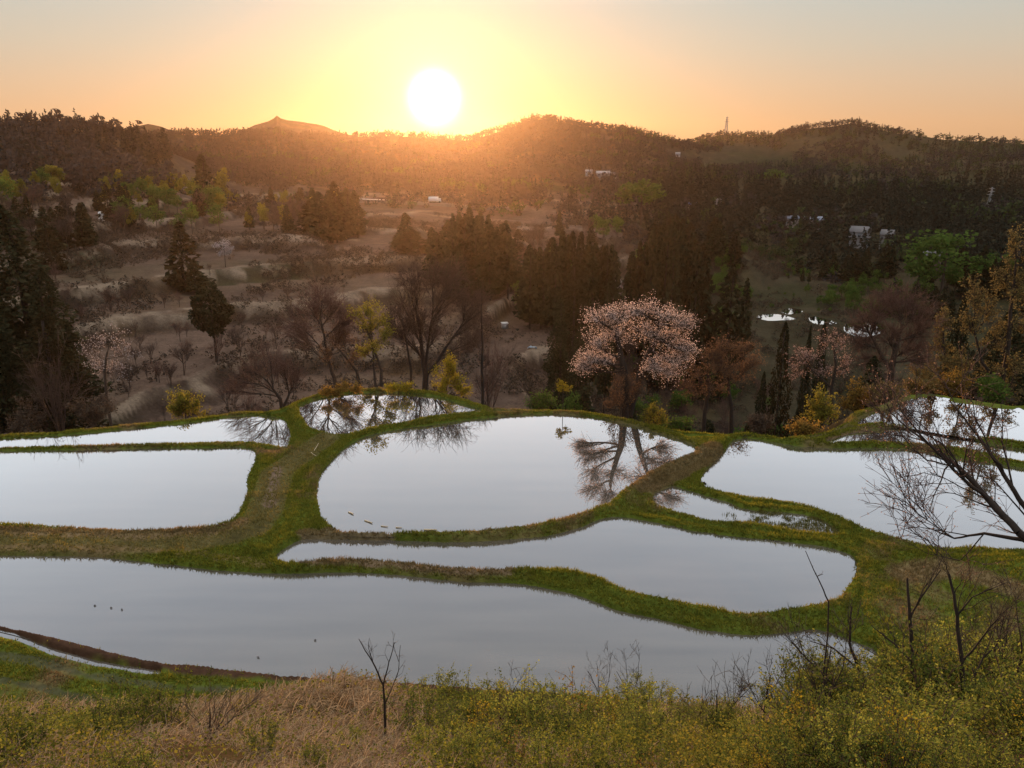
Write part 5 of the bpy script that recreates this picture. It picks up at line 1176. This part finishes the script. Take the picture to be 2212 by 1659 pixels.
    for p in Pg: mkp('post', [box(p[0], p[1], p[2]-.35, .12, .12, .8)], M_STEEL, gr)
    # tank, hut, pylons
    X, Y, z, D = ground_at(221, 478, None); zt = z_at(221, 472, D); print('tank', D, z); a = np.arange(20)*math.pi/10; t = empty('water_tank', (X, Y, z)); tag(t, 'pale upright water tank half hidden in the green trees at the left', 'water tank')
    r = 5.5*D/FP; h = 16*D/FP
    V = np.concatenate([np.stack([r*k*np.cos(a), r*k*np.sin(a), np.full(20, zz)], 1) for k, zz in ((1, 0), (1, h), (.8, h+.25), (.3, h+.4))]); i = np.arange(20); F = np.concatenate([np.stack([i+20*k, (i+1) % 20+20*k, (i+1) % 20+20*(k+1), i+20*(k+1)], 1) for k in range(3)])
    mk('tank_shell', V, [F, np.arange(60, 80)[None, :]], M_WHITE, t); mkp('ladder', [box(0, -r-.06, h/2, .35, .05, h)], M_STEEL, t)
    X, Y, z, D = ground_at(1090, 656, 185); t = empty('pump_hut', (X, Y, z), .2); s = 13*D/FP; tag(t, 'small pale block hut with a flat lid on the slope below the central grove', 'hut')
    mkp('wall', [box(0, 0, s*.4, s, s, s*1.0)], M_WALL, t); mkp('roof', [box(0, 0, s*.95, s*1.12, s*1.12, s*.08)], M_WHITE, t); mkp('door', [box(0, -s/2-.02, s*.35, s*.3, .05, s*.6)], M_STEEL, t)
    def pylon(px, pyb, pyt, D, label):
        X, Y, z, D = ground_at(px, pyb, D); H = z_at(px, pyt, D)-z; t = empty('power_pylon', (X, Y, z)); tag(t, label, 'pylon', 'lattice pylons')
        w = Wood(); b = H*.11
        def lv(k): return b*(1-k)**1.3+.02*H*.5
        ks = np.linspace(0, 1, 9)
        for sx, sy in ((-1, -1), (1, -1), (1, 1), (-1, 1)):
            w.line(np.array([(sx*lv(k), sy*lv(k), H*k) for k in ks]), .012*H, .008*H)
            for k in range(8):
                a_, b_ = lv(ks[k]), lv(ks[k+1]); w.line(np.array([(sx*a_, sy*a_, H*ks[k]), (-sy*b_ if False else sy*b_*(-1 if sx == sy else 1)*1., sx*b_*(1 if sx == sy else -1)*1., H*ks[k+1])]), .005*H, .005*H)
        v, q = w.mesh(4); mk('mast', v, [q], M_STEEL, t)
        for zz, L in ((.72, .16), (.83, .13), (.94, .10)): mkp('crossarm', [box(0, 0, H*zz, 2*L*H, .02*H, .015*H), box(0, 0, H*(zz+.02), L*H, .02*H, .012*H)], M_STEEL, t)
    pylon(1568, 290, 252, 1150, 'lattice power pylon on the saddle of the right hills against the sky')
    pylon(2136, 452, 404, 560, 'lattice power pylon in the dark belt near the right edge')
    # debris
    def stick(name, x0, y0, x1, y1, z, r, label, cat, grp=None, mat=M_POLE, seed=0):
        a = np.array(on_plane(x0, y0, z)); b = np.array(on_plane(x1, y1, z)); c = (a+b)/2; za = z if z < 1.2 and name == 'floating_pole' else None
        zc = za if za is not None else float(height(np.array([c[0]]), np.array([c[1]]))[0])+.06
        P = curve((*(a-c), 0), (*(b-c), 0.02), 6, RS(seed), .06); w = Wood(); w.line(P, r, r*.7); v, q = w.mesh(7)
        o = mk(name, v, [q], mat); o.location = (c[0], c[1], zc); tag(o, label, cat, grp)
    gl = 'pale poles floating in the central pond'
    for k, (a, b, c, d, l) in enumerate([(753,1106,763,1111,'leftmost short pale pole afloat near the corner of the central pond'),(788,1124,804,1130,'pale pole afloat, second from the corner of the central pond'),(823,1136,838,1138,'thin pale pole afloat, third from the corner of the central pond'),(855,1139,868,1140,'thin pale pole afloat, fourth from the corner of the central pond'),(916,1144,943,1145,'longest pale pole lying against the near bank of the central pond')]):
        stick('floating_pole', a, b, c, d, .33, .05 if k not in (2, 3) else .035, l, 'pole', gl, seed=k)
    stick('dry_stalk', 679, 973, 688, 957, .5, .025, 'curved pale stalk lying on the grass by the upper pond', 'stalk', seed=8); stick('dry_stalk', 672, 977, 683, 985, .5, .022, 'short pale stalk on the footpath between the ponds', 'stalk', seed=9)
    rng = RS(5)
    for k, (x, y, l) in enumerate([(205,1309,'first of three mud clods breaking the near pond at the left'),(240,1314,'middle of three mud clods breaking the near pond at the left'),(263,1318,'last of three mud clods breaking the near pond at the left'),(681,1384,'lone mud clod in the middle of the near pond'),(558,1421,'small weedy clod near the low bank of the near pond'),(1505,1040,'dark weed clump at the corner of the right pond'),(1518,1044,'larger dark weed clump at the corner of the right pond')]):
        lv = 0 if k < 5 else .02; X, Y = on_plane(x, y, lv); n = 60; d = rng.normal(size=(n, 3)); d /= np.linalg.norm(d, axis=1)[:, None]; s = .07 if k < 5 else .3
        v, q = leafq(d*np.array([s, s*.6, .06])*rng.uniform(.3, 1, (n, 1)), s*.4, rng, .8); o = mk('mud_clod' if k < 5 else 'weed_clump', v, [q], M_BRUSH if k < 5 else M_CED); o.location = (float(X), float(Y), lv+.03); tag(o, l, 'clod' if k < 5 else 'weed', 'mud clods in the near pond' if k < 5 else None)
    # crumpled blue sheet on the far slope
    X, Y, z, D = ground_at(1150, 716, 165); n = 9; u, v_ = np.meshgrid(np.linspace(-1, 1, n), np.linspace(-.4, .4, n)); w_ = .35*fbm(u*3, v_*5, 3, 3)+.3-.25*u*u
    i = np.arange((n-1)*n).reshape(n-1, n)[:, :-1].ravel(); o = mk('tarpaulin', np.stack([u.ravel(), v_.ravel(), w_.ravel()], 1), [np.stack([i, i+1, i+n+1, i+n], 1)], solid('faded_blue_sheet', (.25, .32, .38), (.2, .26, .32), .6)); o.location = (X, Y, z+.1); tag(o, 'crumpled pale blue tarpaulin on the brushy slope below the central grove', 'tarpaulin')
build_manmade()
for key, used in USED.items():
    assert used or True
# ------------------------------------------------------------------ haze
def build_haze():
    m, nt, out = newmat('evening_haze')
    pv = nt.nodes.new('ShaderNodeVolumePrincipled')
    pv.inputs['Color'].default_value = (.97, .74, .55, 1); pv.inputs['Density'].default_value = 0.42e-4; pv.inputs['Anisotropy'].default_value = .84
    nt.links.new(pv.outputs[0], out.inputs['Volume'])
    r, lo, hi = 1750., -62., 88.
    V = [(x, y, z) for z in (lo, hi) for x, y in ((-r, -r), (r, -r), (r, r), (-r, r))]
    o = mk('haze', V, [np.array([(0, 3, 2, 1), (4, 5, 6, 7), (0, 1, 5, 4), (1, 2, 6, 5), (2, 3, 7, 6), (3, 0, 4, 7)])], m)
    tag(o, None, None, None, 'stuff')
build_haze()
